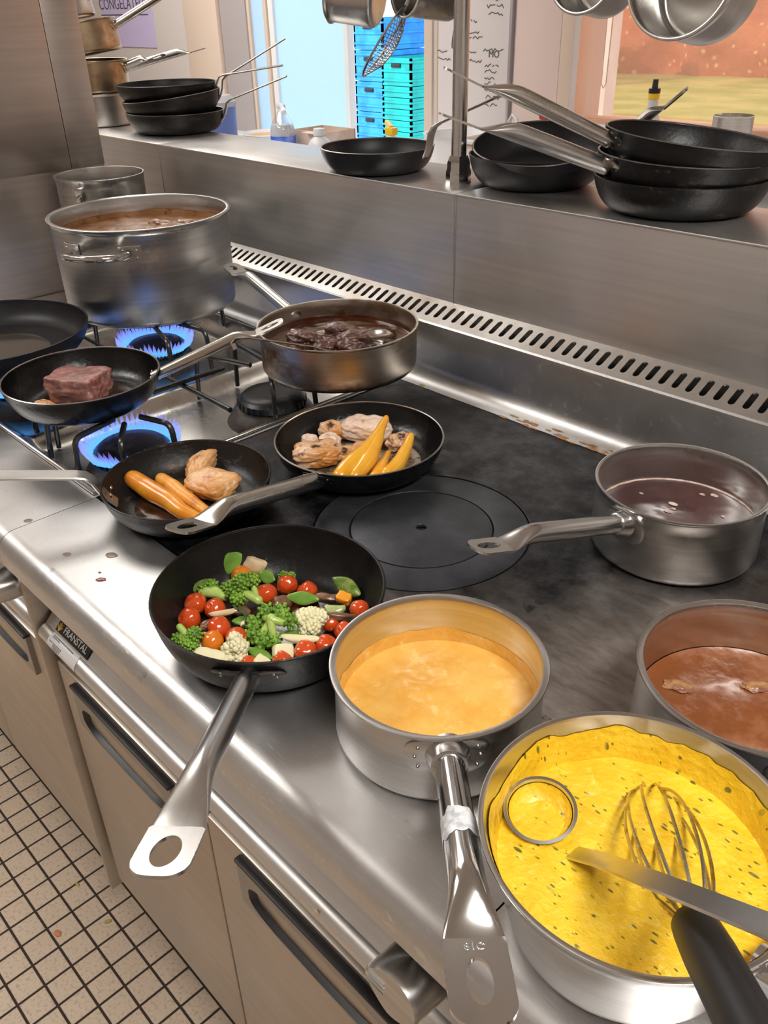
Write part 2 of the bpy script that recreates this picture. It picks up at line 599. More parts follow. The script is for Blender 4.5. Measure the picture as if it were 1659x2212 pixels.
def glass(name, tint=(0.96, 0.99, 1.0), gloss=0.08):
    m = bpy.data.materials.new(name)
    m.use_nodes = True
    t = m.node_tree
    t.nodes.remove(t.nodes['Principled BSDF'])
    a = t.nodes.new('ShaderNodeBsdfTransparent')
    a.inputs[0].default_value = tint + (1,)
    b = t.nodes.new('ShaderNodeBsdfGlossy')
    b.inputs['Roughness'].default_value = 0.02
    x = t.nodes.new('ShaderNodeMixShader')
    x.inputs[0].default_value = gloss
    t.links.new(a.outputs[0], x.inputs[1])
    t.links.new(b.outputs[0], x.inputs[2])
    t.links.new(x.outputs[0], t.nodes['Material Output'].inputs[0])
    return m
M['glass'] = glass('window_glass')

def frosted():
    m = bpy.data.materials.new('frosted_glass')
    m.use_nodes = True
    t = m.node_tree
    t.nodes.remove(t.nodes['Principled BSDF'])
    a = t.nodes.new('ShaderNodeBsdfTranslucent')
    a.inputs[0].default_value = (0.80, 0.93, 1.0, 1)
    b = t.nodes.new('ShaderNodeBsdfDiffuse')
    b.inputs[0].default_value = (0.62, 0.76, 0.92, 1)
    x = t.nodes.new('ShaderNodeMixShader')
    x.inputs[0].default_value = 0.3
    t.links.new(a.outputs[0], x.inputs[1])
    t.links.new(b.outputs[0], x.inputs[2])
    t.links.new(x.outputs[0], t.nodes['Material Output'].inputs[0])
    return m
M['frosted'] = frosted()
M['lamp'] = pm('lamp_diffuser', (0.9, 0.9, 0.9), 0.5)
_t = M['lamp'].node_tree.nodes['Principled BSDF']
_t.inputs['Emission Color'].default_value = (1.0, 0.94, 0.87, 1)
_t.inputs['Emission Strength'].default_value = 2.5

# ------------------------------------------------------------------ room shell
XL, XR, YF, YB, ZT = -7.2, 2.4, -2.4, 3.0, 2.6
struct('floor', box(new(), XL, XR, YF, YB, -0.1, 0.0), M['tiles'], smooth=False)
struct('ceiling', box(new(), XL, XR, YF, YB + 0.2, ZT, ZT + 0.1), M['ceiling'], smooth=False)
M['front_wall_tone'] = pm('wall_reflected_tone', (0.56, 0.52, 0.49), 0.5)  # unseen wall, its even tone set for what the steel reflects
struct('wall_front', box(new(), XL, XR, YF - 0.2, YF, 0, ZT), M['front_wall_tone'], smooth=False)
struct('wall_right', box(new(), XR, XR + 0.2, YF - 0.2, YB + 0.2, 0, ZT), M['paint'], smooth=False)
struct('wall_far_left', box(new(), XL - 0.2, XL, YF - 0.2, YB + 0.2, 0, ZT), M['paint'], smooth=False)
DX0, DX1, DZ = -4.10, -2.83, 2.15            # door opening
WX0, WX1, WZ0, WZ1 = -2.105, -0.20, 1.06, 2.20  # window opening
bm = new()
box(bm, XL, DX0, YB, YB + 0.2, 0, ZT)
box(bm, DX0, DX1, YB, YB + 0.2, DZ, ZT)
box(bm, DX1, WX0, YB, YB + 0.2, 0, ZT)
box(bm, WX0, WX1, YB, YB + 0.2, 0, WZ0)
box(bm, WX0, WX1, YB, YB + 0.2, WZ1, ZT)
box(bm, WX1, XR, YB, YB + 0.2, 0, ZT)
struct('wall_back', bm, M['paint'], smooth=False)
# painted pilasters left of the door and the return beside the window, pink light in its paint
struct('trim_1', box(new(), -4.66, -4.34, YB - 0.05, YB, 0, ZT, 0.004), M['beige'])
struct('trim_2', box(new(), -4.335, -4.11, YB - 0.03, YB, 0, ZT, 0.004), M['grey_paint'])
struct('trim_3', box(new(), -2.375, -2.16, YB - 0.012, YB, 0, ZT, 0.003), M['paint_pink_light'])
struct('baseboard_back', box(new(), XL, -4.7, YB - 0.015, YB, 0, 0.10, 0.003), M['grey_paint'])

# door: frame, fixed frosted leaf on the left, the right half stands open
d1 = bpy.data.objects.new('door_1', None)
COL.objects.link(d1)
d1.location = (DX0, YB, 0)
d1['kind'] = 'structure'
bm = new()
box(bm, DX0 - 0.015, DX0 + 0.01, YB - 0.02, YB + 0.12, 0, DZ + 0.03, 0.004)
box(bm, -3.962, -3.936, YB - 0.03, YB + 0.03, 0, DZ + 0.03, 0.004)
box(bm, DX1 - 0.03, DX1 + 0.05, YB - 0.02, YB + 0.12, 0, DZ + 0.03, 0.004)
box(bm, DX0, DX1, YB - 0.02, YB + 0.12, DZ, DZ + 0.05, 0.004)
obj('door_frame', bm, M['beige'], d1, world_co=True)
bm = new()
for a, b in ((-3.934, -3.895), (-3.375, -3.345)):
    box(bm, a, b, YB - 0.02, YB + 0.02, 0.02, DZ - 0.01, 0.004)
box(bm, -3.934, -3.345, YB - 0.02, YB + 0.02, DZ - 0.09, DZ - 0.01, 0.004)
box(bm, -3.934, -3.345, YB - 0.02, YB + 0.02, 0.02, 0.25, 0.004)
obj('leaf_frame', bm, M['white_plastic'], d1, world_co=True)
obj('frosted_pane', box(new(), -3.896, -3.374, YB - 0.005, YB + 0.005, 0.25, DZ - 0.09), M['frosted'], d1, world_co=True, smooth=False)
obj('blue_lit_strip', box(new(), DX0 + 0.01, -3.961, YB - 0.005, YB + 0.005, 0.02, DZ), M['frosted'], d1, world_co=True, smooth=False)  # wall strip lit blue by daylight, put in as a bluish pane

# window: frame, pane, orange roller screen
w1 = bpy.data.objects.new('window_1', None)
COL.objects.link(w1)
w1.location = (WX0, YB, WZ0)
w1['kind'] = 'structure'
bm = new()
box(bm, WX0 - 0.055, WX0 + 0.003, YB - 0.012, YB + 0.1, WZ0 - 0.02, WZ1 + 0.04, 0.004)
box(bm, WX1 - 0.03, WX1 + 0.03, YB - 0.015, YB + 0.1, WZ0 - 0.02, WZ1 + 0.04, 0.004)
box(bm, WX0, WX1, YB - 0.015, YB + 0.1, WZ1, WZ1 + 0.05, 0.004)
box(bm, WX0, WX1, YB + 0.03, YB + 0.1, WZ0 - 0.02, WZ0 + 0.02, 0.004)
obj('window_frame', bm, M['beige'], w1, world_co=True)
obj('window_pane', box(new(), WX0, WX1, YB + 0.06, YB + 0.066, WZ0, WZ1), M['glass'], w1, world_co=True, smooth=False)
obj('window_sill', box(new(), WX0 - 0.04, WX1 + 0.05, YB - 0.22, YB + 0.03, WZ0 - 0.05, WZ0 - 0.015, 0.004), M['white_plastic'], w1, world_co=True)
bl = thing('roller_blind', 'orange see-through sun screen blind pulled down over the window', 'blind', (-1.15, YB + 0.02, WZ1))
obj('screen_cloth', box(new(), WX0 + 0.026, WX1 - 0.035, YB - 0.005, YB - 0.003, WZ0 + 0.02, WZ1 - 0.02), M['screen'], bl, world_co=True, smooth=False)
bm = new()
tube(bm, [(WX0 + 0.02, YB - 0.004, WZ1 - 0.035), (WX1 - 0.03, YB - 0.004, WZ1 - 0.035)], 0.022, 16)
obj('roller_tube', bm, M['alu'], bl, world_co=True)
bm = new()
tube(bm, [(-1.97, YB - 0.012, WZ1 - 0.05), (-1.965, YB - 0.012, 1.20), (-1.955, YB - 0.012, 1.185), (-1.945, YB - 0.012, 1.20), (-1.935, YB - 0.012, WZ1 - 0.05)], 0.0022, 6)
obj('pull_cord', bm, M['beige'], bl, world_co=True)

# whiteboards with handwriting right of the door, paper sign on the left wall
def scribble(bm, x, z, w, rng, h=0.012, y=0.0):
    n = max(4, int(w / 0.008))
    pts = []
    for i in range(n):
        pts.append((x + w * i / n, y, z + rng.uniform(-h, h) * 0.6))
    for a, b in zip(pts[:-1], pts[1:]):
        if rng.random() < 0.14:
            continue
        tube(bm, [a, b], 0.0016, 5)

def board(x0, x1, z0, z1, label, lines, head=None):
    t = thing('whiteboard', label, 'whiteboard', ((x0 + x1) / 2, YB, z0))
    obj('board', box(new(), x0, x1, YB - 0.016, YB - 0.002, z0, z1, 0.003), M['whiteboard'], t, world_co=True)
    bm = new()
    for a, b, c, d in ((x0 - 0.012, x0, z0 - 0.012, z1 + 0.012), (x1, x1 + 0.012, z0 - 0.012, z1 + 0.012), (x0, x1, z0 - 0.012, z0), (x0, x1, z1, z1 + 0.012)):
        box(bm, a, b, YB - 0.022, YB - 0.002, c, d, 0.002)
    obj('board_frame', bm, M['alu'], t, world_co=True)
    rng = random.Random(int(x0 * 100))
    bm = new()
    for (x, z, w) in lines:
        scribble(bm, x, z, w, rng, y=YB - 0.017)
    if head:
        hb = text_bm(head[0], head[3], 0.0005)
        hb.transform(Matrix.Translation((head[1], YB - 0.0175, head[2])) @ Matrix.Rotation(radians(90), 4, 'X'))
        me = bpy.data.meshes.new('tmp')
        hb.to_mesh(me)
        hb.free()
        bm.from_mesh(me)
        bpy.data.meshes.remove(me)
    obj('handwriting', bm, M['ink'], t, world_co=True, smooth=False)

board(-2.80, -2.40, 0.86, 1.95, 'tall whiteboard with handwritten notes on the wall right of the open door', 
      [(-2.79, 1.29, 0.07), (-2.79, 1.265, 0.09), (-2.52, 1.50, 0.09), (-2.52, 1.475, 0.07), (-2.52, 1.45, 0.11), (-2.51, 1.425, 0.08),
       (-2.62, 1.40, 0.06), (-2.63, 1.36, 0.09), (-2.63, 1.345, 0.10), (-2.62, 1.29, 0.06), (-2.62, 1.26, 0.09),
       (-2.53, 1.30, 0.11), (-2.52, 1.245, 0.08), (-2.52, 1.225, 0.07), (-2.52, 1.20, 0.06), (-2.52, 1.18, 0.10), (-2.52, 1.155, 0.09), (-2.51, 1.13, 0.09), (-2.51, 1.10, 0.07)],
      ('MO', -2.475, 1.285, 0.035))
t = thing('paper_sign', 'lilac paper sign lettered in grey capitals on the wall behind the saucepan stack', 'sign', (-5.36, YB, 1.30))
obj('paper', box(new(), -5.66, -5.06, YB - 0.006, YB - 0.002, 1.27, 1.66), M['lilac'], t, world_co=True, smooth=False)
bm = text_bm('CONGELATEUR', 0.083, 0.0006)
bm.transform(Matrix.Translation((-5.375, YB - 0.0065, 1.495)) @ Matrix.Rotation(radians(90), 4, 'X'))
box(bm, -5.66, -5.10, YB - 0.0072, YB - 0.006, 1.437, 1.443)
obj('lettering', bm, M['ink'], t, world_co=True, smooth=False)

# ceiling light fixtures
for i, (lx, ly, sx, sy, e) in enumerate(LAMPS):
    lab = ['narrow ceiling light lengthways above the right end of the range', 'ceiling light panel above the left end of the range', 'ceiling light panel above the aisle by the gas range doors',
           'added unseen ceiling light panel above the left end of the back counter'][i]
    t = thing('ceiling_light', lab, 'ceiling light', (lx, ly, ZT), group='ceiling lights')
    bm = new()
    for a, b, c, d in ((-sx / 2 - 0.03, -sx / 2, -sy / 2 - 0.03, sy / 2 + 0.03), (sx / 2, sx / 2 + 0.03, -sy / 2 - 0.03, sy / 2 + 0.03), (-sx / 2, sx / 2, -sy / 2 - 0.03, -sy / 2), (-sx / 2, sx / 2, sy / 2, sy / 2 + 0.03)):
        box(bm, a, b, c, d, -0.05, 0, 0.003)
    obj('frame', bm, M['white_plastic'], t)
    obj('diffuser', box(new(), -sx / 2, sx / 2, -sy / 2, sy / 2, -0.03, -0.02), M['lamp'], t, smooth=False)

# ------------------------------------------------------------------ outside
def leafy(name, c1, c2, c3):
    t = NT(name)
    a = t.mix(t.ramp(t.noise(1.6, 6, 0.7), [(0.35, 0.0), (0.65, 1.0)]), c1, c2)
    t.set('col', t.mix(t.ramp(t.math('ADD', t.voro(4.5), t.math('MULTIPLY', t.noise(2.5, 4), 0.5)), [(0.30, 1.0), (0.48, 0.0)]), a, c3)).set('rough', 0.8)
    t.bump(t.noise(4, 6), 0.8, 0.1)
    return t.m
M['hedge'] = leafy('hedge_leaves_blind_tint', (0.34, 0.095, 0.05), (0.50, 0.19, 0.10), (0.75, 0.62, 0.34))  # orange tint of the blind and speckled highlights put into the leaf colours
M['leaf'] = leafy('green_leaves', (0.10, 0.28, 0.06), (0.30, 0.50, 0.16), (0.6, 0.8, 0.4))
M['grass'] = pm('lawn_grass', (0.24, 0.38, 0.08), 0.9, col2=(0.46, 0.52, 0.17), ns=1.2, bump=0.3, bs=30, bdist=0.05)
M['path'] = pm('pink_path', (0.52, 0.33, 0.29), 0.9, col2=(0.6, 0.42, 0.36), ns=2)
struct('ground_terrace', box(new(), -30, 20, YB + 0.2, 11.8, -0.12, -0.02), M['path'], smooth=False)
tag(obj('lawn', box(new(), -40, 30, 11.8, 40, -0.10, 0.0), M['grass'], smooth=False), 'green lawn beyond the window', 'lawn', kind='stuff')
def hedge(x0, x1, y0, h, seed):
    bm = new()
    nx = int((x1 - x0) / 0.25)
    nz = int(h / 0.22)
    g = [[None] * (nz + 1) for _ in range(nx + 1)]
    for i in range(nx + 1):
        for k in range(nz + 1):
            p = Vector((x0 + (x1 - x0) * i / nx, y0, h * k / nz))
            d = mnoise.noise(p * 1.1 + Vector((seed, 0, 0))) * 0.45 + mnoise.noise(p * 3.3) * 0.25
            g[i][k] = bm.verts.new((p.x, y0 + d + 0.6 * (k / nz) ** 3, p.z + (0.3 * mnoise.noise(p * 0.8) if k == nz else 0)))
    for i in range(nx):
        for k in range(nz):
            bm.faces.new((g[i][k], g[i + 1][k], g[i + 1][k + 1], g[i][k + 1]))
    back = [bm.verts.new((x0 + (x1 - x0) * i / nx, y0 + 2.0, h)) for i in range(nx + 1)]
    for i in range(nx):
        bm.faces.new((g[i][nz], g[i + 1][nz], back[i + 1], back[i]))
    return bm
solo('hedge', hedge(-22, 14, 18.3, 4.5, 3), M['hedge'], 'tall hedge across the lawn, blind-orange tint painted into its leaves', 'hedge', ang=180)
solo('shrub', hedge(-17, -11.2, 13.0, 3.2, 8), M['leaf'], 'bright green shrubs seen above the plastic crates outside', 'shrub', ang=180)
solo('terrace_wall', box(new(), -14, -5.6, 8.6, 8.8, 0, 1.55, 0.01), M['concrete'], 'low pale wall behind the crates outside the open door', 'wall', smooth=False)
solo('terrace_slab', box(new(), -9.0, -3.0, 3.3, 8.6, -0.02, 0.004), M['concrete'], 'pale concrete slab outside the open door', 'terrace', smooth=False)

# plastic crates outside the door
M['blue_crate'] = pm('blue_crate_plastic', (0.01, 0.24, 0.72), 0.45, col2=(0.03, 0.36, 0.85), ns=8)
M['teal_crate'] = pm('teal_crate_plastic', (0.0, 0.36, 0.33), 0.45, col2=(0.0, 0.48, 0.42), ns=8)
def crate(mat, w, d, h, label, group, x, y, z, ribs=3):
    t = thing('plastic_crate', label, 'crate', (x, y, z), group=group)
    bm = new()
    k = 0.02
    box(bm, -w / 2, w / 2, -d / 2, d / 2, 0, k)
    for (a, b, c, e) in ((-w / 2, w / 2, -d / 2, -d / 2 + k), (-w / 2, w / 2, d / 2 - k, d / 2), (-w / 2, -w / 2 + k, -d / 2, d / 2), (w / 2 - k, w / 2, -d / 2, d / 2)):
        box(bm, a, b, c, e, k, h)
    for j in range(ribs):
        zz = h * (j + 0.6) / ribs
        box(bm, -w / 2 - 0.012, w / 2 + 0.012, -d / 2 - 0.012, d / 2 + 0.012, zz - 0.008, zz + 0.008)
    obj('box', bm, mat, t, smooth=False)
    if h > 0.15:
        obj('hand_grip', box(new(), -0.06, 0.06, -d / 2 - 0.014, -d / 2 - 0.001, h * 0.66, h * 0.66 + 0.035, 0.005), M['black_gap'], t)
names = ['lowest', 'second from bottom', 'third from bottom', 'fourth from bottom', 'topmost']
for k in range(5):
    crate(M['blue_crate'], 0.40, 0.6, 0.262, 'blue plastic crate outside the door, %s of the blue stack' % names[k], 'blue crates in a stack', -6.78, 6.6, 0.005 + 0.268 * k)
names = ['lowest', 'second from bottom', 'third from bottom', 'fourth from bottom', 'fifth from bottom', 'sixth from bottom', 'seventh from bottom', 'just below the tall top one']
for k in range(8):
    crate(M['teal_crate'], 0.38, 0.6, 0.092, 'shallow teal crate outside the door, %s of its stack' % names[k], 'teal crates in a stack', -6.35, 6.55, 0.005 + 0.098 * k, 1)
crate(M['teal_crate'], 0.38, 0.6, 0.23, 'tall teal plastic crate topping of the teal stack outside', 'teal crates in a stack', -6.35, 6.55, 0.005 + 0.098 * 8)

# ------------------------------------------------------------------ cooking range
ZW = 0.90
XP, XA, XB, XC = -2.0, -1.82, -1.0195, -0.231   # side panel, left unit, seam, right seam
XE = 0.9
YB0, YB1 = 0.409, 1.0                           # hob area
def front_roll(x0, x1, y_back):
    prof = [(y_back, ZW), (0.2925, ZW)]
    for k in range(1, 9):
        a = pi / 2 + (pi / 2) * k / 8
        prof.append((0.2925 + 0.025 * cos(a), 0.875 + 0.025 * sin(a)))
    prof += [(0.2675, 0.858), (0.273, 0.856), (0.290, 0.858), (0.300, 0.880), (y_back, 0.880)]
    return extrude_x(new(), prof, x0, x1)

def conc(z):
    """front face of the concave control panel"""
    return 0.2975 + min(max(z - 0.7475, 0.0), 0.034)

NOSE = (0.2965, 0.7345, 0.0128)

def nose_panel(x0, x1):
    """concave control panel ending in a rounded nose"""
    prof = [(0.36, 0.875), (conc(0.875), 0.875)]
    for k in range(0, 13):                      # concave part
        z = 0.850 - 0.1022 * k / 12
        prof.append((conc(z), z))
    for k in range(0, 11):                      # rounded nose
        a = radians(78 + 165 * k / 10)
        prof.append((NOSE[0] + NOSE[2] * cos(a), NOSE[1] + NOSE[2] * sin(a)))
    for k in range(0, 7):                       # small lower lip
        a = radians(90 + 180 * k / 6)
        prof.append((0.2955 + 0.0060 * cos(a), 0.7160 + 0.0036 * sin(a)))
    prof += [(0.36, 0.7124)]
    return extrude_x(new(), prof, x0, x1)

def door(par, x0, x1, hx0, hx1):
    z0, z1, y = 0.205, 0.690, 0.293
    d = obj('door', box(new(), x0, x1, y, y + 0.03, z0, z1, 0.003), M['door'], par, world_co=True)
    bm = new()
    # bevelled plate with an oval scoop
    n = 40
    zc, zh, xc, xh = 0.644, 0.036, (hx0 + hx1) / 2, (hx1 - hx0) / 2
    yf = y - 0.007
    def rect(a, e=0.9999):
        c, s = cos(a), sin(a)
        k = 1 / max(abs(c) / xh, abs(s) / zh)
        return xc + c * k, zc + s * k
    def oval(a, f=1.0):
        c, s = cos(a), sin(a)
        ex = 2 / 3.2
        return xc + abs(c) ** ex * (1 if c > 0 else -1) * (xh - 0.016) * f, zc - 0.0075 + abs(s) ** ex * (1 if s > 0 else -1) * 0.0255 * f
    A = [math.atan2(zh * sin(2 * pi * i / n), xh * cos(2 * pi * i / n)) for i in range(n)]
    ro = [[bm.verts.new((rect(a)[0], y, rect(a)[1])) for a in A], [bm.verts.new((rect(a)[0], yf, rect(a)[1])) for a in A],
          [bm.verts.new((oval(a)[0], yf, oval(a)[1])) for a in A]]
    for a, b in zip(ro[:-1], ro[1:]):
        for i in range(n):
            j = (i + 1) % n
            bm.faces.new((a[i], a[j], b[j], b[i]))
    hp = obj('handle', bm, M['strap'], d)
    hp.parent = d
    # undo the world offset of the part chain
    hp.data.transform(parent_world(par).inverted())
    bm = new()
    rr = []
    for f, dy in ((1.0, 0.0), (0.93, 0.008), (0.8, 0.0155), (0.5, 0.0185)):
        rr.append([bm.verts.new((oval(a, f)[0], yf + dy, oval(a, f)[1])) for a in A])
    for a, b in zip(rr[:-1], rr[1:]):
        for i in range(n):
            j = (i + 1) % n
            bm.faces.new((a[i], a[j], b[j], b[i]))
    bm.faces.new(rr[-1])
    # rounded lower lip you pull on
    bm.transform(parent_world(par).inverted())
    obj('finger_scoop', bm, M['black'], d)
    bm = box(new(), hx0, hx1, yf - 0.003, y, 0.6795, 0.6850, 0.0015)
    bm.transform(parent_world(par).inverted())
    obj('handle_edge', bm, M['black'], d)
    return d

# knobs are meshes under the range, so the grip carries the bezel as a sub-part
def knob(par, x, z=0.795):
    bm = new()
    out = []
    for i in range(40):
        a = 2 * pi * i / 40
        px, pz = 0.031 * cos(a), 0.024 * sin(a)
        if px < 0:
            pz *= 0.62 + 0.38 * (1 + px / 0.031)
        out.append((px, pz))
    tilt = Matrix.Translation((x, 0.306, z)) @ Matrix.Rotation(radians(-8), 4, 'X')
    loft(bm, [[(p[0] * s, y, p[1] * s) for p in out] for y, s in ((0.004, 0.95), (-0.010, 1.0), (-0.046, 0.96), (-0.050, 0.91))])
    for dz in (-0.005, 0.0, 0.005):
        box(bm, -0.026, -0.006, -0.0515, -0.049, dz - 0.0007, dz + 0.0007)
    k = obj('knob', bm, M['pot2'], par, world_co=True, M=tilt)
    bm = lathe(new(), [(0, 0.0), (0.034, 0.0), (0.034, 0.003), (0.029, 0.006), (0, 0.006)], 40)
    bm.transform(parent_world(par).inverted() @ tilt @ Matrix.Rotation(radians(90), 4, 'X'))
    obj('bezel', bm, M['polish'], k)
    return k

# --- right unit: solid top range
rg = thing('solid_top_range', 'stainless range with a black hot plate, under the vegetable pan and orange sauce pan', 'range', ((XB + XC) / 2, 0.65, 0))
obj('front_edge', front_roll(XB + 0.0006, XC - 0.0008, YB0), M['top'], rg, world_co=True)
PC, RI, RO = (-0.6430, 0.6667), 0.0915, 0.1385
def plate_frame():
    bm = new()
    n = 96
    A = []
    for i in range(n):
        A.append(2 * pi * i / n)
    x0, x1, y0, y1 = XB + 0.004, XC - 0.004, YB0 + 0.003, YB1 - 0.002
    # make sure the corners are hit
    for cx_, cy_ in ((x0, y0), (x1, y0), (x1, y1), (x0, y1)):
        A.append(math.atan2(cy_ - PC[1], cx_ - PC[0]) % (2 * pi))
    A.sort()
    n = len(A)
    def rect(a):
        c, s = cos(a), sin(a)
        k = 1e9
        if c > 1e-9: k = min(k, (x1 - PC[0]) / c)
        if c < -1e-9: k = min(k, (x0 - PC[0]) / c)
        if s > 1e-9: k = min(k, (y1 - PC[1]) / s)
        if s < -1e-9: k = min(k, (y0 - PC[1]) / s)
        return PC[0] + c * k, PC[1] + s * k
    L = []
    L.append([bm.verts.new((PC[0] + (RO + 0.0012) * cos(a), PC[1] + (RO + 0.0012) * sin(a), ZW - 0.006)) for a in A])
    L.append([bm.verts.new((PC[0] + (RO + 0.0012) * cos(a), PC[1] + (RO + 0.0012) * sin(a), ZW - 0.0006)) for a in A])
    L.append([bm.verts.new((PC[0] + (RO + 0.0020) * cos(a), PC[1] + (RO + 0.0020) * sin(a), ZW)) for a in A])
    L.append([bm.verts.new((*rect(a), ZW)) for a in A])
    L.append([bm.verts.new((*rect(a), ZW - 0.02)) for a in A])
    for a, b in zip(L[:-1], L[1:]):
        for i in range(n):
            j = (i + 1) % n
            bm.faces.new((a[i], a[j], b[j], b[i]))
    return bm
obj('hot_plate', plate_frame(), M['plate'], rg, world_co=True)
bm = lathe(new(), [(RI + 0.0012, -0.006), (RI + 0.0012, -0.0006), (RI + 0.002, 0.0), (RO - 0.002, 0.0), (RO - 0.001, -0.0006), (RO - 0.001, -0.006)], 96)
obj('plate_ring', bm, M['ring'], rg, world_co=True, M=Matrix.Translation((PC[0], PC[1], ZW)))
bm = lathe(new(), [(0.007, -0.004), (0.007, -0.0005), (0.0075, 0.0), (RI - 0.002, 0.0), (RI - 0.001, -0.0006), (RI - 0.001, -0.006)], 96)
obj('plate_lid', bm, M['ring'], rg, world_co=True, M=Matrix.Translation((PC[0], PC[1], ZW)))
obj('plate_bed', box(new(), XB + 0.004, XC - 0.004, YB0 + 0.003, YB1 - 0.002, ZW - 0.03, ZW - 0.0062), M['black_gap'], rg, world_co=True)
obj('control_panel', nose_panel(XB + 0.006, XC - 0.006), M['panel'], rg, world_co=True)
obj('body', box(new(), XB + 0.004, XC - 0.004, 0.325, 1.0, 0.16, 0.872), M['black_gap'], rg, world_co=True, smooth=False)
door(rg, XB + 0.020, -0.628, -0.945, -0.692)
door(rg, -0.624, XC - 0.010, -0.557, -0.304)
knob(rg, -0.283)
bm = new()
for x in (XB + 0.06, XC - 0.06):
    for y in (0.37, 0.95):
        tube(bm, [(x, y, 0.0), (x, y, 0.17)], 0.022, 16)
obj('feet', bm, M['strap'], rg, world_co=True)
# maker plate with lettering, paper rating label
NPM = Matrix.Translation((-0.9400, conc(0.7558) - 0.0008, 0.7558 + 0.0008)) @ Matrix.Rotation(radians(45), 4, 'X')
nm = obj('name_plate', box(new(), -0.045, 0.045, -0.0085, 0.0085, -0.0006, 0.0008, 0.0005), M['black'], rg, world_co=True, M=NPM)
M['letter'] = pm('white_lettering', (0.85, 0.85, 0.83), 0.5)
M['gold'] = pm('gold_emblem', (0.75, 0.52, 0.12), 0.4)
inv = parent_world(rg).inverted()
bm = text_bm('FRANSTAL', 0.0135, 0.0003)
bm.transform(inv @ NPM @ Matrix.Translation((0.0060, 0.0, 0.0010)))
obj('lettering', bm, M['letter'], nm, smooth=False)
bm = new()
for a in (35, 62, 90, 118, 145):
    tube(bm, [(-0.0365, -0.0065, 0.0012), (-0.0365 + 0.0075 * cos(radians(a)), -0.0065 + 0.0120 * sin(radians(a)), 0.0012)], 0.0008, 6)
bm.transform(inv @ NPM)
obj('emblem', bm, M['gold'], nm)
# rating label follows the rounded nose
def on_nose(deg, d):
    a = radians(deg)
    return NOSE[0] + (NOSE[2] + d) * cos(a), NOSE[1] + (NOSE[2] + d) * sin(a)
bm = new()
pv = None
for k in range(13):
    y_, z_ = on_nose(88 + 132 * k / 12, 0.0005)
    q = 0.006 * (abs(k - 6) / 6) ** 3
    rowv = [bm.verts.new((x, y_, z_)) for x in (-0.985, -0.960, -0.930, -0.905 - q)]
    if pv:
        for i in range(3):
            bm.faces.new((pv[i], pv[i + 1], rowv[i + 1], rowv[i]))
    pv = rowv
lb = obj('rating_label', bm, M['white_plastic'], rg, world_co=True)
bm = new()
rng = random.Random(4)
for deg, x0, x1 in ((100, -0.978, -0.925), (110, -0.978, -0.958), (138, -0.980, -0.973), (138, -0.969, -0.945), (149, -0.969, -0.948), (160, -0.969, -0.950), (171, -0.969, -0.955)):
    x = x0
    while x < x1:
        w = rng.uniform(0.0012, 0.003)
        (ya, za), (yb, zb_) = on_nose(deg, 0.0008), on_nose(deg + 6, 0.0008)
        bm.faces.new([bm.verts.new(p) for p in ((x, ya, za), (x + w, ya, za), (x + w, yb, zb_), (x, yb, zb_))])
        x += w + 0.0009
bm.transform(inv)
obj('fine_print', bm, M['ink'], lb, smooth=False)

# --- left unit: gas range
gr = thing('gas_range', 'stainless gas range with four burners under the stockpot and the steak pan', 'range', ((XA + XB) / 2, 0.65, 0))
obj('front_edge', front_roll(XP + 0.005, XB - 0.0006, YB0), M['top'], gr, world_co=True)
TX0, TX1 = XA + 0.012, XB - 0.010
BX, BY = (-1.505, -1.125), (0.525, 0.795)
def tray_z(x, y):
    d = min(x - TX0, TX1 - x, y - YB0 - 0.004, YB1 - 0.012 - y)
    d = max(0, d)
    t = min(1, d / 0.035)
    t = t * t * (3 - 2 * t)
    z = -0.040 * t
    ridge = math.exp(-((x + 1.315) / 0.022) ** 2) * 0.020 * t
    for bx in BX:
        for by in BY:
            q = math.hypot(x - bx, y - by)
            z -= 0.008 * math.exp(-(q / 0.09) ** 2) * t
    return ZW + 0.002 + z + ridge
bm = new()
nx, ny = 90, 66
g = [[bm.verts.new((TX0 + (TX1 - TX0) * i / nx, YB0 + 0.004 + (YB1 - 0.016 - YB0) * j / ny, 0)) for j in range(ny + 1)] for i in range(nx + 1)]
for i in range(nx + 1):
    for j in range(ny + 1):
        v = g[i][j]
        v.co.z = tray_z(v.co.x, v.co.y)
for i in range(nx):
    for j in range(ny):
        bm.faces.new((g[i][j], g[i + 1][j], g[i + 1][j + 1], g[i][j + 1]))
# rolled outer rim of the tray
tube(bm, [(TX0, YB0 + 0.004, ZW + 0.002), (TX1, YB0 + 0.004, ZW + 0.002), (TX1, YB1 - 0.012, ZW + 0.002), (TX0, YB1 - 0.012, ZW + 0.002)], 0.0045, 8, closed=True)
obj('drip_tray', bm, M['tray'], gr, world_co=True, ang=50)
obj('side_worktop', box(new(), XP + 0.005, TX0 - 0.002, YB0, YB1, ZW - 0.02, ZW), M['top'], gr, world_co=True)
obj('edge_strip', box(new(), TX1 + 0.003, XB - 0.001, YB0, YB1, ZW - 0.02, ZW), M['top'], gr, world_co=True)
obj('body', box(new(), XP + 0.008, XB - 0.004, 0.325, 1.0, 0.16, 0.845), M['black_gap'], gr, world_co=True, smooth=False)
obj('control_panel', nose_panel(XA, XB - 0.014), M['panel'], gr, world_co=True)
bm = box(new(), XB - 0.012, XB - 0.002, 0.283, 0.36, 0.16, 0.857, 0.002)
obj('side_cheek', bm, M['door'], gr, world_co=True)
door(gr, XA + 0.01, -1.424, -1.745, -1.480)
door(gr, -1.420, XB - 0.014, -1.345, -1.092)
knob(gr, -1.068)
for kx in (-1.25, -1.50, -1.70):
    knob(gr, kx)
bm = new()
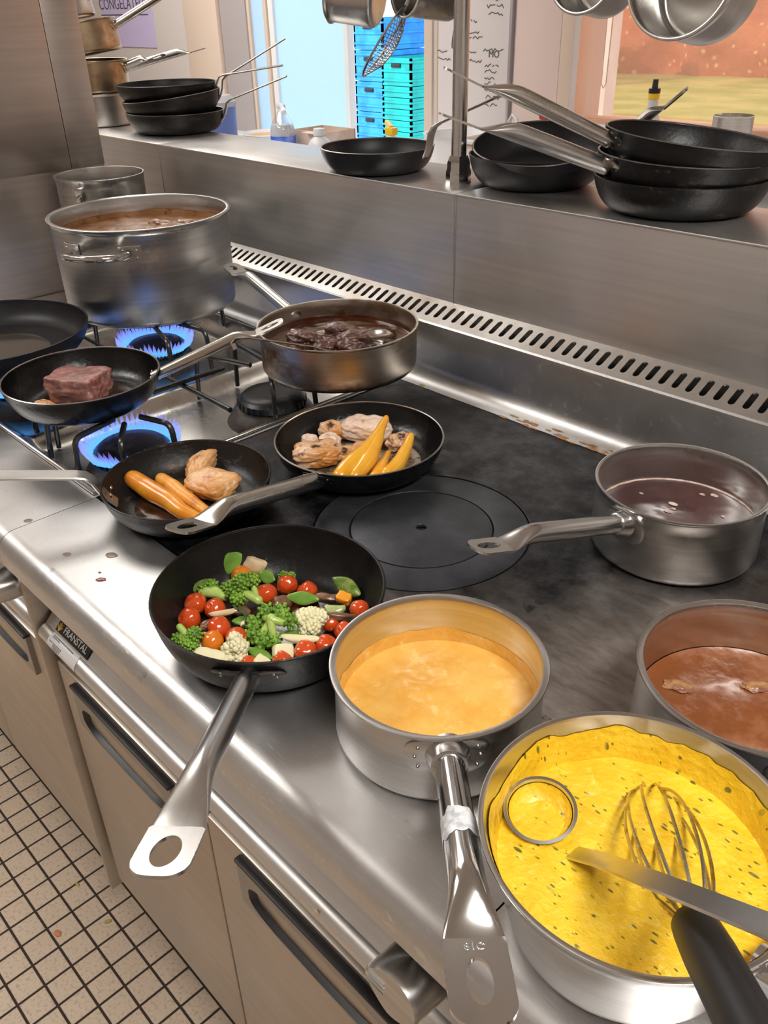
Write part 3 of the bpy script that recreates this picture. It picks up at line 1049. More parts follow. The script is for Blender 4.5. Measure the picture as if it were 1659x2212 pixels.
for x in (XA + 0.06, XB - 0.06):
    for y in (0.37, 0.95):
        tube(bm, [(x, y, 0.0), (x, y, 0.17)], 0.022, 16)
obj('feet', bm, M['strap'], gr, world_co=True)
# burners
M['flame'] = None
def flame_mat():
    m = bpy.data.materials.new('gas_flame')
    m.use_nodes = True
    t = m.node_tree
    t.nodes.remove(t.nodes['Principled BSDF'])
    co = t.nodes.new('ShaderNodeTexCoord')
    sp = t.nodes.new('ShaderNodeSeparateXYZ')
    t.links.new(co.outputs['Generated'], sp.inputs[0])
    r = t.nodes.new('ShaderNodeValToRGB')
    r.color_ramp.elements[0].position = 0.0
    r.color_ramp.elements[0].color = (0.05, 0.42, 1.0, 1)
    r.color_ramp.elements[1].position = 1.0
    r.color_ramp.elements[1].color = (0.30, 0.16, 0.75, 1)
    t.links.new(sp.outputs[2], r.inputs[0])
    e = t.nodes.new('ShaderNodeEmission')
    e.inputs[1].default_value = 1.5
    t.links.new(r.outputs[0], e.inputs[0])
    a = t.nodes.new('ShaderNodeBsdfTransparent')
    x = t.nodes.new('ShaderNodeMixShader')
    rr = t.nodes.new('ShaderNodeValToRGB')
    rr.color_ramp.elements[0].position = 0.2
    rr.color_ramp.elements[0].color = (0.7, 0.7, 0.7, 1)
    rr.color_ramp.elements[1].position = 1.0
    rr.color_ramp.elements[1].color = (0.02, 0.02, 0.02, 1)
    t.links.new(sp.outputs[2], rr.inputs[0])
    t.links.new(rr.outputs[0], x.inputs[0])
    t.links.new(a.outputs[0], x.inputs[1])
    t.links.new(e.outputs[0], x.inputs[2])
    t.links.new(x.outputs[0], t.nodes['Material Output'].inputs[0])
    return m
M['flame'] = flame_mat()
def burner(bx, by, flame, lab):
    zb = tray_z(bx, by)
    bm = lathe(new(), [(0, 0.0), (0.083, 0.0), (0.080, 0.006), (0.066, 0.028), (0.058, 0.032), (0, 0.032)], 48)
    b = obj('burner', bm, M['burner_base'], gr, world_co=True, M=Matrix.Translation((bx, by, zb)))
    bm = new()
    prof = [(0.052, 0.030), (0.058, 0.034), (0.058, 0.044), (0.0535, 0.0485), (0.049, 0.052), (0.030, 0.0535), (0, 0.054)]
    lathe(bm, prof, 60)
    for i in range(30):
        a = 2 * pi * i / 30
        m = Matrix.Rotation(a, 4, 'Z')
        q = box(new(), 0.0572, 0.0600, -0.0022, 0.0022, 0.034, 0.043)
        q.transform(m)
        me = bpy.data.meshes.new('t')
        q.to_mesh(me); q.free(); bm.from_mesh(me); bpy.data.meshes.remove(me)
    bm.transform(inv_g @ Matrix.Translation((bx, by, zb)))
    obj('burner_cap', bm, M['burner'], b)
    if flame:
        bm = new()
        rng = random.Random(int(bx * 1000 + by * 100))
        n = 56
        for i in range(n):
            a = 2 * pi * i / n
            h = flame * rng.uniform(0.7, 1.2)
            c, s = cos(a), sin(a)
            pts = [(0.058 * c, 0.058 * s, 0.040), (0.066 * c, 0.066 * s, 0.040 + h * 0.25), (0.073 * c, 0.073 * s, 0.040 + h * 0.65), (0.077 * c, 0.077 * s, 0.040 + h)]
            tube(bm, pts, [0.0028, 0.0042, 0.0030, 0.0003], 6)
        bm.transform(inv_g @ Matrix.Translation((bx, by, zb)))
        obj('flame', bm, M['flame'], b)
inv_g = parent_world(gr).inverted()
burner(BX[0], BY[1], 0.030, '')
burner(BX[0], BY[0], 0.026, '')
burner(BX[1], BY[0], 0.030, '')
burner(BX[1], BY[1], 0.0, '')

# pan supports: bent rods standing in the trays
ZG = 0.953
RD = 0.0044
def rod(par, pts, name='rod'):
    obj(name, tube(new(), pts, RD, 10), M['grate'], par, world_co=True)
def leg_rod(par, foot, knee, pts):
    f = Vector((foot[0], foot[1], tray_z(*foot) + RD))
    k1 = Vector((knee[0], knee[1], ZG))
    v = (Vector((pts[0][0], pts[0][1], ZG)) - k1).normalized()
    P = [f, f.lerp(k1, 0.75)]
    c0 = f.lerp(k1, 0.75)
    c1 = k1 + v * 0.014
    for t in (0.25, 0.5, 0.75):
        P.append((1 - t) ** 2 * c0 + 2 * t * (1 - t) * k1 + t * t * c1)
    P.append(c1)
    P += [Vector((p[0], p[1], ZG)) for p in pts]
    rod(par, P)
def support(cx0, label):
    """two burners deep; cx0 = burner x"""
    g = thing('pan_support', label, 'pan support', (cx0, 0.66, ZG), group='pan supports on the gas range')
    for by in BY:
        for sx in (-1, 1):
            ex = (TX1 - 0.012) if (sx > 0 and cx0 > -1.3) else cx0 + sx * 0.150
            ex = max(ex, TX0 + 0.012)
            leg_rod(g, (ex, by + 0.03), (ex - sx * 0.006, by + 0.03), [(cx0 + sx * 0.022, by + 0.012)])
            leg_rod(g, (ex, by - 0.055), (ex - sx * 0.006, by - 0.052), [(cx0 + sx * 0.028, by - 0.018)])
    leg_rod(g, (cx0 + 0.02, YB0 + 0.018), (cx0 + 0.02, YB0 + 0.022), [(cx0, BY[0] - 0.020)])
    leg_rod(g, (cx0 - 0.072, YB0 + 0.018), (cx0 - 0.070, YB0 + 0.022), [(cx0 - 0.072, 0.47), (cx0 - 0.020, BY[0] - 0.005)])
    leg_rod(g, (cx0 - 0.02, YB1 - 0.028), (cx0 - 0.02, YB1 - 0.032), [(cx0, BY[1] + 0.024)])
    rod(g, [(cx0 - 0.048, 0.600, ZG), (cx0 - 0.052, 0.738, ZG)], 'cross_bar')
    rod(g, [(cx0 - 0.13, 0.660, ZG - RD * 1.9), (cx0 + 0.085, 0.655, ZG - RD * 1.9)], 'cross_bar')
    return g
support(BX[1], 'black wire pan support over the right pair of burners, under the steak pan')
support(BX[0], 'black wire pan support over the left pair of burners, under the stockpot')

# --- neutral unit at the right
nu = thing('bench_unit', 'stainless bench unit right of the seam, under the yellow sauce pan', 'bench unit', (0.2, 0.65, 0))
obj('front_edge', front_roll(XC + 0.0008, XE, YB0), M['top'], nu, world_co=True)
obj('worktop', box(new(), XC + 0.0008, XE, YB0 + 0.001, YB1, ZW - 0.02, ZW), M['plate'], nu, world_co=True)
bm = box(new(), XC + 0.002, XC + 0.020, 0.283, 0.36, 0.10, 0.856, 0.002)
obj('side_post', bm, M['door'], nu, world_co=True)
obj('body', box(new(), XC + 0.021, XE, 0.335, 1.0, 0.10, 0.86), M['black_gap'], nu, world_co=True, smooth=False)
bm = box(new(), XC + 0.050, XC + 0.056, 0.300, 0.333, 0.10, 0.85)
obj('door_edge', bm, M['strap'], nu, world_co=True)

# --- back upstand, vent grille and pan ledge
YL, ZL = 1.083, 1.209
YLB = 1.285
X0L, X1L = -3.0, XE
lg = thing('pan_ledge', 'long stainless back ledge with a slotted vent strip behind the range', 'ledge', (-1.0, 1.18, 0))
prof = [(YB1 - 0.001, ZW - 0.02), (YB1 - 0.001, ZW + 0.0005)]
for k in range(0, 9):
    a = (pi / 2) * k / 8
    prof.append((YB1 + 0.030 * sin(a) - 0.002, ZW + 0.0305 - 0.030 * cos(a)))
prof += [(1.0280, 0.998), (1.0285, 1.0035), (1.031, 1.0062)]
bm = new()
prev = None
for y, z in prof:
    cur = [bm.verts.new((XP + 0.003, y, z)), bm.verts.new((X1L, y, z))]
    if prev:
        bm.faces.new((prev[0], prev[1], cur[1], cur[0]))
    prev = cur
obj('upstand', bm, M['top'], lg, world_co=True)
# grille strip with slots cut through
GA, GB = Vector((0, 1.031, 1.0062)), Vector((0, 1.083, 1.0285))
def grille():
    bm = new()
    d = (GB - GA)
    nrm = Vector((0, d.z, -d.y)).normalized()
    pitch = 0.0206
    n = int((-0.20 - XP) / pitch)
    r = 0.0048
    u0, u1 = 0.22, 0.80          # slot centre line in strip fraction, full ends
    Lw = d.length
    def P(x, u, dep=0):
        q = GA + d * u + nrm * dep
        return (x, q.y, q.z)
    K = 5
    for i in range(n):
        xc = XP + 0.016 + pitch * i
        xa, xb = xc - pitch / 2, xc + pitch / 2
        # stadium outline
        st = []
        for k in range(K + 1):
            a = -pi + pi * k / K
            st.append((r * cos(a), u0 * Lw + r + r * sin(a)))
        for k in range(K + 1):
            a = pi * k / K
            st.append((r * cos(a), u1 * Lw - r + r * sin(a)))
        m = len(st)
        out = []
        for (sx, su) in st:
            out.append(None)
        ctr = (u0 + u1) / 2 * Lw
        for q, (sx, su) in enumerate(st):
            if q == 0 or q == m - 1:
                o = (-pitch / 2, su)
            elif q == K or q == K + 1:
                o = (pitch / 2, su)
            elif q < K:
                o = (-pitch / 2 + pitch * (q) / K, 0.0)
            else:
                o = (pitch / 2 - pitch * (q - K - 1) / K, Lw)
            out[q] = o
        iv = [bm.verts.new(P(xc + s[0], s[1] / Lw)) for s in st]
        dv = [bm.verts.new(P(xc + s[0], s[1] / Lw, 0.0025)) for s in st]
        ov = [bm.verts.new(P(xc + s[0], s[1] / Lw)) for s in out]
        for q in range(m):
            j = (q + 1) % m
            bm.faces.new((ov[q], ov[j], iv[j], iv[q]))
            bm.faces.new((iv[q], iv[j], dv[j], dv[q]))
        # corner triangles
        for (q, j, cu, cxs) in ((0, 1, 0.0, -1), (K - 1, K, 0.0, 1), (K + 1, K + 2, 1.0, 1), (m - 2, m - 1, 1.0, -1)):
            c = bm.verts.new(P(xc + cxs * pitch / 2, cu))
            if (Vector(ov[q].co) - Vector(c.co)).length > 1e-6 and (Vector(ov[j].co) - Vector(c.co)).length > 1e-6:
                bm.faces.new((ov[q], c, ov[j]))
    xr = XP + 0.016 + pitch * (n - 0.5)
    q = [bm.verts.new(P(xr, 0)), bm.verts.new(P(X1L, 0)), bm.verts.new(P(X1L, 1)), bm.verts.new(P(xr, 1))]
    bm.faces.new(q)
    bmesh.ops.remove_doubles(bm, verts=bm.verts, dist=1e-6)
    return bm
M['grille'] = steel('grille_steel', (0.60, 0.585, 0.565), 0.30, brush=(6, 6, 6), bump=0.05, stain=(0.34, 0.27, 0.21), slo=0.50, shi=0.7, ss=2.2)
obj('vent_grille', grille(), M['grille'], lg, world_co=True, smooth=False)
bm = new()
for z0_, z1_ in ((0.94, 0.985),):
    box(bm, XP + 0.01, X1L, 1.050, 1.078, 0.90, 0.992)
obj('duct_back', bm, M['strap'], lg, world_co=True, smooth=False)
# face panels with seams
SL, SR = -1.885, -0.967
bm = new()
for a, b in ((X0L, SL - 0.002), (SL + 0.002, SR - 0.002), (SR + 0.002, X1L)):
    box(bm, a, b, YL, YL + 0.010, 1.0285, ZL - 0.0015)
obj('face_panel', bm, M['panel'], lg, world_co=True, smooth=False)
bm = new()
for a, b in ((X0L, SL - 0.0008), (SL + 0.0008, SR - 0.0008), (SR + 0.0008, X1L)):
    box(bm, a, b, YL - 0.0015, YLB, ZL - 0.004, ZL, 0.0012)
obj('ledge_top', bm, M['panel'], lg, world_co=True)
bm = new()
for s in (SL, SR):
    tube(bm, [(s, YL + 0.0005, 1.03), (s, YL + 0.0005, ZL - 0.003)], 0.0016, 8)
obj('seam_bead', bm, M['trim'], lg, world_co=True)
obj('core', box(new(), X0L, X1L, YL + 0.011, YLB - 0.004, 0.05, ZL - 0.005), M['strap'], lg, world_co=True, smooth=False)

# --- stainless side panel on the left: lower sheet and a proud upper sheet
sp = bpy.data.objects.new('wall_left', None)
COL.objects.link(sp)
sp['kind'] = 'structure'
sp.location = (XP, 0.6, 0)
obj('lower_sheet', box(new(), XP - 0.03, XP, 0.20, 1.000, 0.0, 1.165), M['wallsteel'], sp, world_co=True, smooth=False)
bm = box(new(), XP - 0.04, XP + 0.004, 0.20, 0.918, 1.165, 1.72, 0.0015)
box(bm, XP - 0.04, XP + 0.004, 0.919, 1.001, 1.165, 1.72, 0.0015)
obj('upper_sheet', bm, M['wallsteel'], sp, world_co=True)

# ------------------------------------------------------------------ cookware
def rot_tilt(az, tilt=0.0, tilt_az=0.0):
    """azimuth of the handle, then a tilt that raises the side facing tilt_az (degrees)"""
    a = radians(tilt_az) - pi / 2
    m = Matrix.Rotation(radians(tilt), 4, Vector((cos(a), sin(a), 0))) @ Matrix.Rotation(radians(az), 4, 'Z')
    return m.to_euler()

def fry_body(r, H, rb, t=0.0028, n=72, lip=0.002):
    K = 12
    def curve(rb_, r_, z0, z1):
        out = []
        mx = 0.80 * pi / 2
        for k in range(K + 1):
            a = mx * k / K
            out.append((rb_ + (r_ - rb_) * sin(a) / sin(mx), z0 + (z1 - z0) * (1 - cos(a)) / (1 - cos(mx))))
        return out
    outer = [(0, 0), (rb * 0.5, 0.0), (rb - 0.004, 0.0)] + curve(rb, r, 0.0012, H)
    inner = curve(rb - 0.002, r - t, t + 0.0008, H)
    prof = outer + [(r + lip * 0.3, H + lip * 0.6), (r - t * 0.5, H + lip), (r - t, H + lip * 0.4)] + list(reversed(inner)) + [(rb * 0.6, t + 0.0002), (0, t)]
    return lathe(new(), prof, n)

def pot_body(r, H, rb=None, t=0.002, lip=0.0035, fil=0.010, n=80, base_t=0.006):
    rb = rb or r - lip * 0.6
    rw = r - lip
    prof = [(0, 0.0), (rb - fil * 0.9, 0.0)]
    for k in range(1, 6):
        a = -pi / 2 + (pi / 2) * k / 5
        prof.append((rb - fil + fil * cos(a), fil + fil * sin(a)))
    prof += [(rb + (rw - rb) * f, fil + (H - fil) * f) for f in (0.25, 0.5, 0.75, 0.93)]
    prof += [(rw + lip * 0.35, H - 0.004), (rw + lip * 0.85, H - 0.0022), (rw + lip, H - 0.0008), (rw + lip * 0.9, H + 0.0002), (rw + lip * 0.4, H + 0.0006), (rw - t * 0.5, H - 0.0002), (rw - t, H - 0.003)]
    prof += [(rb - t + (rw - rb) * f, fil + (H - fil) * f) for f in (0.8, 0.5, 0.2)]
    for k in range(5):
        a = 0 - (pi / 2) * k / 4
        prof.append((rb - t - fil + fil * cos(a), base_t + fil + fil * sin(a)))
    prof += [(0, base_t)]
    return lathe(new(), prof, n)

def handle_M(r0, z0, el, az=0):
    return Matrix.Rotation(radians(az), 4, 'Z') @ Matrix.Translation((r0, 0, z0)) @ Matrix.Rotation(radians(-el), 4, 'Y')

def tube_handle(par, r0, z0, L, el, R=0.0105, mat='handle', W=0.0175, plate=0.052, hole=(0.017, 0.0075), az=0, taper=0.0, mid=0.22, name='handle', bend=0.0, square=False):
    Lt = L - plate
    t2 = 0.0013
    rings = []
    N = 24
    xs = [(-0.004, 0), (0.0, 0)] + [(Lt * (1 - mid) * k / 8, 0) for k in range(1, 9)] + [(Lt * (1 - mid) + Lt * mid * k / 8, (k / 8) ** 1.5) for k in range(1, 9)]
    def cz(x):
        return bend * (x / L) ** 2
    for x, s in xs:
        s = s * s * (3 - 2 * s) * 0.6 + s * 0.4
        r_ = R * (1 - taper * max(0, 1 - x / max(Lt * 0.4, 1e-6)))
        hw = r_ + (W - r_) * s
        zt = r_ * (1 - s) + (-r_ + 2 * t2) * s
        zb = -r_
        zm, hh = (zt + zb) / 2, (zt - zb) / 2
        rings.append([(x, hw * cos(2 * pi * i / N), zm + hh * sin(2 * pi * i / N) + cz(x)) for i in range(N)])
    bm = loft(new(), rings)
    pl = new()
    cxh = plate * 0.52
    def hw(x):
        e = plate - x
        rc = W * 0.75
        return W if e > rc else (W - rc) + math.sqrt(max(rc * rc - (rc - e) ** 2, 0))
    plate_hole(pl, plate, hw, (cxh, hole[0], hole[1]), 2 * t2, 56, zf=lambda x: -R + t2 + cz(Lt + x))
    pl.transform(Matrix.Translation((Lt - 0.0005, 0, 0)))
    me = bpy.data.meshes.new('t')
    pl.to_mesh(me); pl.free(); bm.from_mesh(me); bpy.data.meshes.remove(me)
    return obj(name, bm, M[mat], par, M=handle_M(r0, z0, el, az), ang=40)

def flange(par, r, z, w=0.030, h=0.018, az=0, mat='pot2', tilt=0.0, rivets=True, thick=0.0022):
    """riveted plate that follows the round wall"""
    bm = new()
    n = 28
    def P(u, v, d):
        a = u / r
        rr = r + d + v * math.tan(radians(tilt))
        return (rr * cos(a), rr * sin(a), z + v)
    rings = []
    for f, d in ((1.0, 0.0), (1.0, thick * 0.7), (0.94, thick), (0.5, thick), (0.01, thick)):
        rings.append([bm.verts.new(P((abs(cos(2 * pi * i / n)) ** 0.7) * (1 if cos(2 * pi * i / n) > 0 else -1) * w * f, (abs(sin(2 * pi * i / n)) ** 0.7) * (1 if sin(2 * pi * i / n) > 0 else -1) * h * f, d)) for i in range(n)])
    for a, b in zip(rings[:-1], rings[1:]):
        for i in range(n):
            bm.faces.new((a[i], a[(i + 1) % n], b[(i + 1) % n], b[i]))
    f = obj('handle_flange', bm, M[mat], par, M=Matrix.Rotation(radians(az), 4, 'Z'))
    if rivets:
        bm = new()
        for u in (-0.74, 0.74):
            for v in (-0.55, 0.0, 0.55):
                p = P(w * u * (1.0 if v == 0 else 0.9), h * v, thick)
                bmesh.ops.create_icosphere(bm, subdivisions=2, radius=0.0016, matrix=Matrix.Translation(p))
        obj('rivets', bm, M['strap'], f, M=Matrix.Rotation(radians(az), 4, 'Z'))
    return f

def inner_rivets(par, r, z, mat='polish', az=0, pts=((-0.013, 0.004), (0.013, 0.004), (0.0, -0.008)), rad=0.0042):
    for u, v in pts:
        a = u / r
        p = ((r - 0.001) * cos(a), (r - 0.001) * sin(a), z + v)
        bm = new()
        bmesh.ops.create_icosphere(bm, subdivisions=2, radius=rad, matrix=Matrix.Translation(p) @ Matrix.Rotation(a, 4, 'Z') @ Matrix.Diagonal((0.45, 1, 1, 1)))
        obj('rivet', bm, M[mat], par, M=Matrix.Rotation(radians(az), 4, 'Z'))

def collar(par, r0, z0, el, R=0.0125, az=0, mat='pot2', L=0.014):
    bm = lathe(new(), [(R * 0.5, -0.004), (R * 1.25, -0.004), (R * 1.18, 0.004), (R, L), (R * 0.9, L + 0.001), (R * 0.5, L + 0.001)], 28)
    bm.transform(Matrix.Rotation(radians(90), 4, 'Y'))
    return obj('handle_collar', bm, M[mat], par, M=handle_M(r0, z0, el, az))

def strap_handle(par, pts, w, t=0.004, mat='strap', hole=True, az=0, wl=None):
    bm = strap(new(), pts, w, t, up=(0, 0, 1), wl=wl)
    return obj('handle', bm, M[mat], par, M=Matrix.Rotation(radians(az), 4, 'Z'), ang=30)

def fry(label, loc, r, H, az, rbk=0.72, mat='iron', tilt=0, taz=0, group=None, cat='frying pan', name='frying_pan', t=0.0028):
    p = thing(name, label, cat, loc, rot_tilt(az, tilt, taz), group)
    obj('body', fry_body(r, H, r * rbk, t), M[mat], p, ang=50)
    return p

def bright_rim(par, r, H, t=0.0028, mat='rim_worn'):
    bm = new()
    tube(bm, [((r - t * 0.45) * cos(2 * pi * i / 90), (r - t * 0.45) * sin(2 * pi * i / 90), H + 0.0012) for i in range(90)], 0.0015, 6, closed=True)
    return obj('rim', bm, M[mat], par)

# --- on the gas range
ZS = ZG + RD + 0.0003
A = thing('stockpot', 'big two-handled stainless stockpot boiling on the rear burner by the side panel', 'pot', (-1.572, 0.842, ZS), (0, 0, radians(302)))
obj('body', pot_body(0.1745, 0.183, 0.1665, 0.0025, 0.0065, 0.012, 96), M['pot2'], A, ang=50)
for k, az in enumerate((0, 180)):
    bm = new()
    z = 0.142
    pts = []
    for i in range(25):
        a = pi * i / 24
        pts.append((0.168 + 0.052 * sin(a) ** 0.8, -0.058 * cos(a), z + 0.004 * sin(a)))
    tube(bm, pts, 0.0068, 12)
    h = obj('handle', bm, M['polish'], A, M=Matrix.Rotation(radians(az), 4, 'Z'))
    for s in (-1, 1):
        bm = new()
        pr = []
        for u0 in range(5):
            a = (s * 0.060 + (u0 - 2) * 0.010) / 0.1685
            pr.append([(0.1687 * cos(a), 0.1687 * sin(a), z - 0.014), (0.1705 * cos(a), 0.1705 * sin(a), z - 0.013), (0.1705 * cos(a), 0.1705 * sin(a), z + 0.013), (0.1687 * cos(a), 0.1687 * sin(a), z + 0.014)])
        loft(bm, pr)
        for du in (-0.012, 0.012):
            for dv in (-0.007, 0.007):
                a = (s * 0.060 + du) / 0.1685
                bmesh.ops.create_icosphere(bm, subdivisions=2, radius=0.0016, matrix=Matrix.Translation((0.1705 * cos(a), 0.1705 * sin(a), z + dv)))
        obj('handle_plate', bm, M['pot2'], h, M=Matrix.Rotation(radians(az), 4, 'Z'))

B = thing('bucket_pot', 'tall plain stainless pot standing between the side panel and the stockpot', 'pot', (-1.872, 0.921, ZW + 0.0006), (0, 0, radians(-55)))
obj('body', pot_body(0.0975, 0.268, 0.093, 0.0015, 0.0035, 0.006, 64), M['pot'], B, ang=50)
bm = new()
box(bm, 0.094, 0.106, -0.009, 0.009, 0.226, 0.252, 0.003)
tube(bm, [(0.104, -0.006, 0.236), (0.112, 0.0, 0.240), (0.104, 0.006, 0.244)], 0.003, 8)
obj('ear', bm, M['polish'], B)

Cc = thing('saute_pan', 'straight-sided scorched steel pan of dark braised meat at the back of the gas range', 'saute pan', (-1.030, 0.872, ZS), (0, 0, radians(174)))
obj('body', pot_body(0.1318, 0.0735, 0.128, 0.002, 0.003, 0.012, 90, 0.005), M['burnt'], Cc, ang=50)
tube_handle(Cc, 0.130, 0.054, 0.232, 13.5, 0.0105, 'handle', 0.0165, 0.040, (0.009, 0.006))
flange(Cc, 0.1288, 0.054, 0.028, 0.015, mat='burnt')

D = fry('black iron frying pan holding one thick searing steak', (-1.1985, 0.5015, ZS), 0.1165, 0.0470, 55.5, 0.70, 'iron_oily')
bright_rim(D, 0.1165, 0.047)
tube_handle(D, 0.108, 0.036, 0.215, 21.5, 0.0092, 'handle_used', 0.0155, 0.046, (0.015, 0.006), taper=0.15)
flange(D, 0.1085, 0.033, 0.024, 0.012, mat='iron', tilt=35)
inner_rivets(D, 0.1045, 0.033, rad=0.0036)

E = fry('wide flat dark pan with pooled oil at the left edge of the gas range', (-1.535, 0.487, ZS), 0.176, 0.042, 205, 0.80, 'nonstick')
tube_handle(E, 0.170, 0.030, 0.25, 16, 0.010, 'handle')
flange(E, 0.168, 0.029, 0.026, 0.012, mat='strap', tilt=35)

F = fry('black iron skillet with a flat steel handle, holding two carrots and two chicken pieces', (-0.905, 0.490, ZW + 0.0008), 0.1115, 0.0415, 240, 0.70, 'iron_worn')
strap_handle(F, [(0.094, 0, 0.018), (0.1035, 0, 0.028), (0.113, 0, 0.045), (0.118, 0, 0.056), (0.126, 0, 0.0635), (0.138, 0, 0.0665), (0.30, 0, 0.0905)], 0.024, 0.0045, 'strap')
inner_rivets(F, 0.100, 0.030, rad=0.0040, pts=((-0.010, 0.006), (0.010, 0.006), (0.0, -0.006)))
bright_rim(F, 0.1115, 0.0415, mat='iron_worn')

# --- on the hot plate and front worktop
G = fry('black frying pan on the hot plate holding browned chicken and pointed orange carrots', (-0.8278, 0.7301, ZW + 0.0006), 0.1219, 0.0428, 288.6, 0.70, 'iron_oily')
bright_rim(G, 0.1219, 0.0428)
tube_handle(G, 0.116, 0.030, 0.292, 17.8, 0.0115, 'handle_used', 0.0175, 0.050, (0.016, 0.0068), taper=-0.05)
flange(G, 0.1145, 0.030, 0.026, 0.013, mat='iron', tilt=38)
inner_rivets(G, 0.110, 0.030, rad=0.0036)

H = fry('large black iron frying pan full of mixed vegetables near the front edge', (-0.608, 0.4023, ZW + 0.0006), 0.1213, 0.0595, 312.5, 0.72, 'iron')
bright_rim(H, 0.1213, 0.0595, mat='iron_worn')
tube_handle(H, 0.116, 0.041, 0.272, 17.0, 0.0112, 'handle', 0.0195, 0.052, (0.0165, 0.0098), mid=0.34)
flange(H, 0.1145, 0.040, 0.036, 0.014, mat='iron_worn', tilt=32)

I = thing('saucepan', 'stainless saucepan of creamy orange sauce standing beside the vegetable pan', 'saucepan', (-0.391, 0.4275, ZW + 0.0006), (0, 0, radians(317.6)))
obj('body', pot_body(0.0975, 0.0785, 0.0945, 0.0022, 0.0052, 0.010, 96), M['pot2'], I, ang=50)
hI = tube_handle(I, 0.096, 0.060, 0.232, 12.0, 0.0125, 'polish', 0.0195, 0.060, (0.0165, 0.0078), mid=0.24)
flange(I, 0.0928, 0.056, 0.036, 0.019, mat='pot2')
collar(I, 0.0955, 0.060, 12.0, 0.0150, mat='pot2')
mm = handle_M(0.096, 0.060, 12.0)
bm = lathe(new(), [(0.01275, 0.0), (0.0130, 0.001), (0.0131, 0.022), (0.01285, 0.024)], 30, radians(75), radians(320))
for v in bm.verts:
    v.co.z += 0.004 * mnoise.noise(v.co * 220) + 0.0025 * sin(v.co.x * 700)
bm.transform(Matrix.Translation((0.078, 0, 0)) @ Matrix.Rotation(radians(90), 4, 'Y'))
M['tape'] = pm('torn_label_tape', (0.72, 0.73, 0.75), 0.35, col2=(0.45, 0.46, 0.48), ns=120, lo=0.45, hi=0.6)
bm.transform(mm)
obj('torn_label', bm, M['tape'], hI)
bm = text_bm('\u00d818', 0.0075, 0.00025)
bm.transform(mm @ Matrix.Translation((0.1775, 0, -0.0125 + 0.0027)) @ Matrix.Rotation(radians(-90), 4, 'Z'))
obj('stamped_size', bm, M['pot2'], hI, smooth=False)

L_ = thing('saucepan', 'stainless saucepan of dark wine sauce on the back right of the hot plate', 'saucepan', (-0.396, 0.8517, ZW + 0.0006), (0, 0, radians(261.6)))
obj('body', pot_body(0.0998, 0.0875, 0.0975, 0.002, 0.003, 0.011, 96), M['pot2'], L_, ang=50)
tube_handle(L_, 0.099, 0.066, 0.232, 16.5, 0.0108, 'handle', 0.0150, 0.045, (0.015, 0.0062))
flange(L_, 0.0968, 0.062, 0.026, 0.019, mat='pot', rivets=False)
collar(L_, 0.0985, 0.066, 16.5, 0.0125)

J = thing('saute_pan', 'flared stainless pan full of yellow herb sauce in the front right corner', 'saute pan', (-0.1640, 0.3800, ZW + 0.0006), (0, 0, radians(-8)))
obj('body', pot_body(0.1075, 0.100, 0.083, 0.002, 0.003, 0.012, 110), M['pot'], J, ang=50)
tube_handle(J, 0.101, 0.075, 0.23, 14, 0.0115, 'handle')
flange(J, 0.0985, 0.070, 0.03, 0.016, mat='pot2', tilt=14)

K = thing('saucepan', 'stainless saucepan of brown gravy behind the yellow sauce pan', 'saucepan', (-0.183, 0.600, ZW + 0.0006), (0, 0, radians(318)))
obj('body', pot_body(0.1000, 0.0865, 0.0965, 0.0022, 0.0050, 0.011, 96), M['pot2'], K, ang=50)
tube_handle(K, 0.0985, 0.066, 0.22, 15, 0.0115, 'handle')
flange(K, 0.0953, 0.062, 0.030, 0.018, mat='pot')

Mm = thing('saucepan', 'stainless saucepan cut off by the right edge, between wine and gravy saucepans', 'saucepan', (-0.142, 0.815, ZW + 0.0006), (0, 0, radians(20)))
obj('body', pot_body(0.105, 0.085, 0.101, 0.002, 0.0045, 0.011, 80), M['pot2'], Mm, ang=50)
tube_handle(Mm, 0.103, 0.064, 0.22, 15, 0.0115, 'handle')
flange(Mm, 0.1003, 0.060, 0.030, 0.018, mat='pot')

# --- on the pan ledge
ZT_ = ZL + 0.0004
O = fry('small black pan with a cranked flat handle alone on the ledge left of the post', (-1.2313, 1.1600, ZT_), 0.1052, 0.0400, 14.7, 0.72, 'nonstick')
bright_rim(O, 0.1052, 0.040, mat='strap')
strap_handle(O, [(0.0945, 0, 0.020), (0.1020, 0, 0.031), (0.108, 0, 0.044), (0.113, 0, 0.066), (0.119, 0, 0.078), (0.130, 0, 0.085), (0.236, 0, 0.128)], 0.020, 0.004, 'strap', wl=[0.024, 0.024, 0.024, 0.024, 0.022, 0.021, 0.019])
bm = new()
plate_hole(bm, 0.046, lambda x: 0.0095 if x < 0.038 else 0.0095 * math.sqrt(max(0.0, 1 - ((x - 0.038) / 0.0085) ** 2)), (0.025, 0.014, 0.0040), 0.004)
obj('handle_eye', bm, M['strap'], O, M=Matrix.Translation((0.2345, 0, 0.1275)) @ Matrix.Rotation(radians(-15), 4, 'Y'))
inner_rivets(O, 0.0975, 0.030, rad=0.0046)

P1 = fry('deep black pan right of the post with a second pan set inside it', (-0.920, 1.230, ZT_), 0.1125, 0.0478, 120, 0.72, 'nonstick')
P2 = fry('dark pan tilted inside the deep black pan right of the post', (-0.918, 1.233, ZT_ + 0.0205), 0.1090, 0.044, 22, 0.72, 'nonstick', tilt=11, taz=118)
bright_rim(P2, 0.1090, 0.044, mat='strap')
tube_handle(P2, 0.102, 0.030, 0.160, 44, 0.0085, 'strap', 0.0115, 0.040, (0.012, 0.0055), mid=0.2)
inner_rivets(P2, 0.1015, 0.033, rad=0.0050, az=20, pts=((-0.016, 0.002), (0.016, 0.002)))

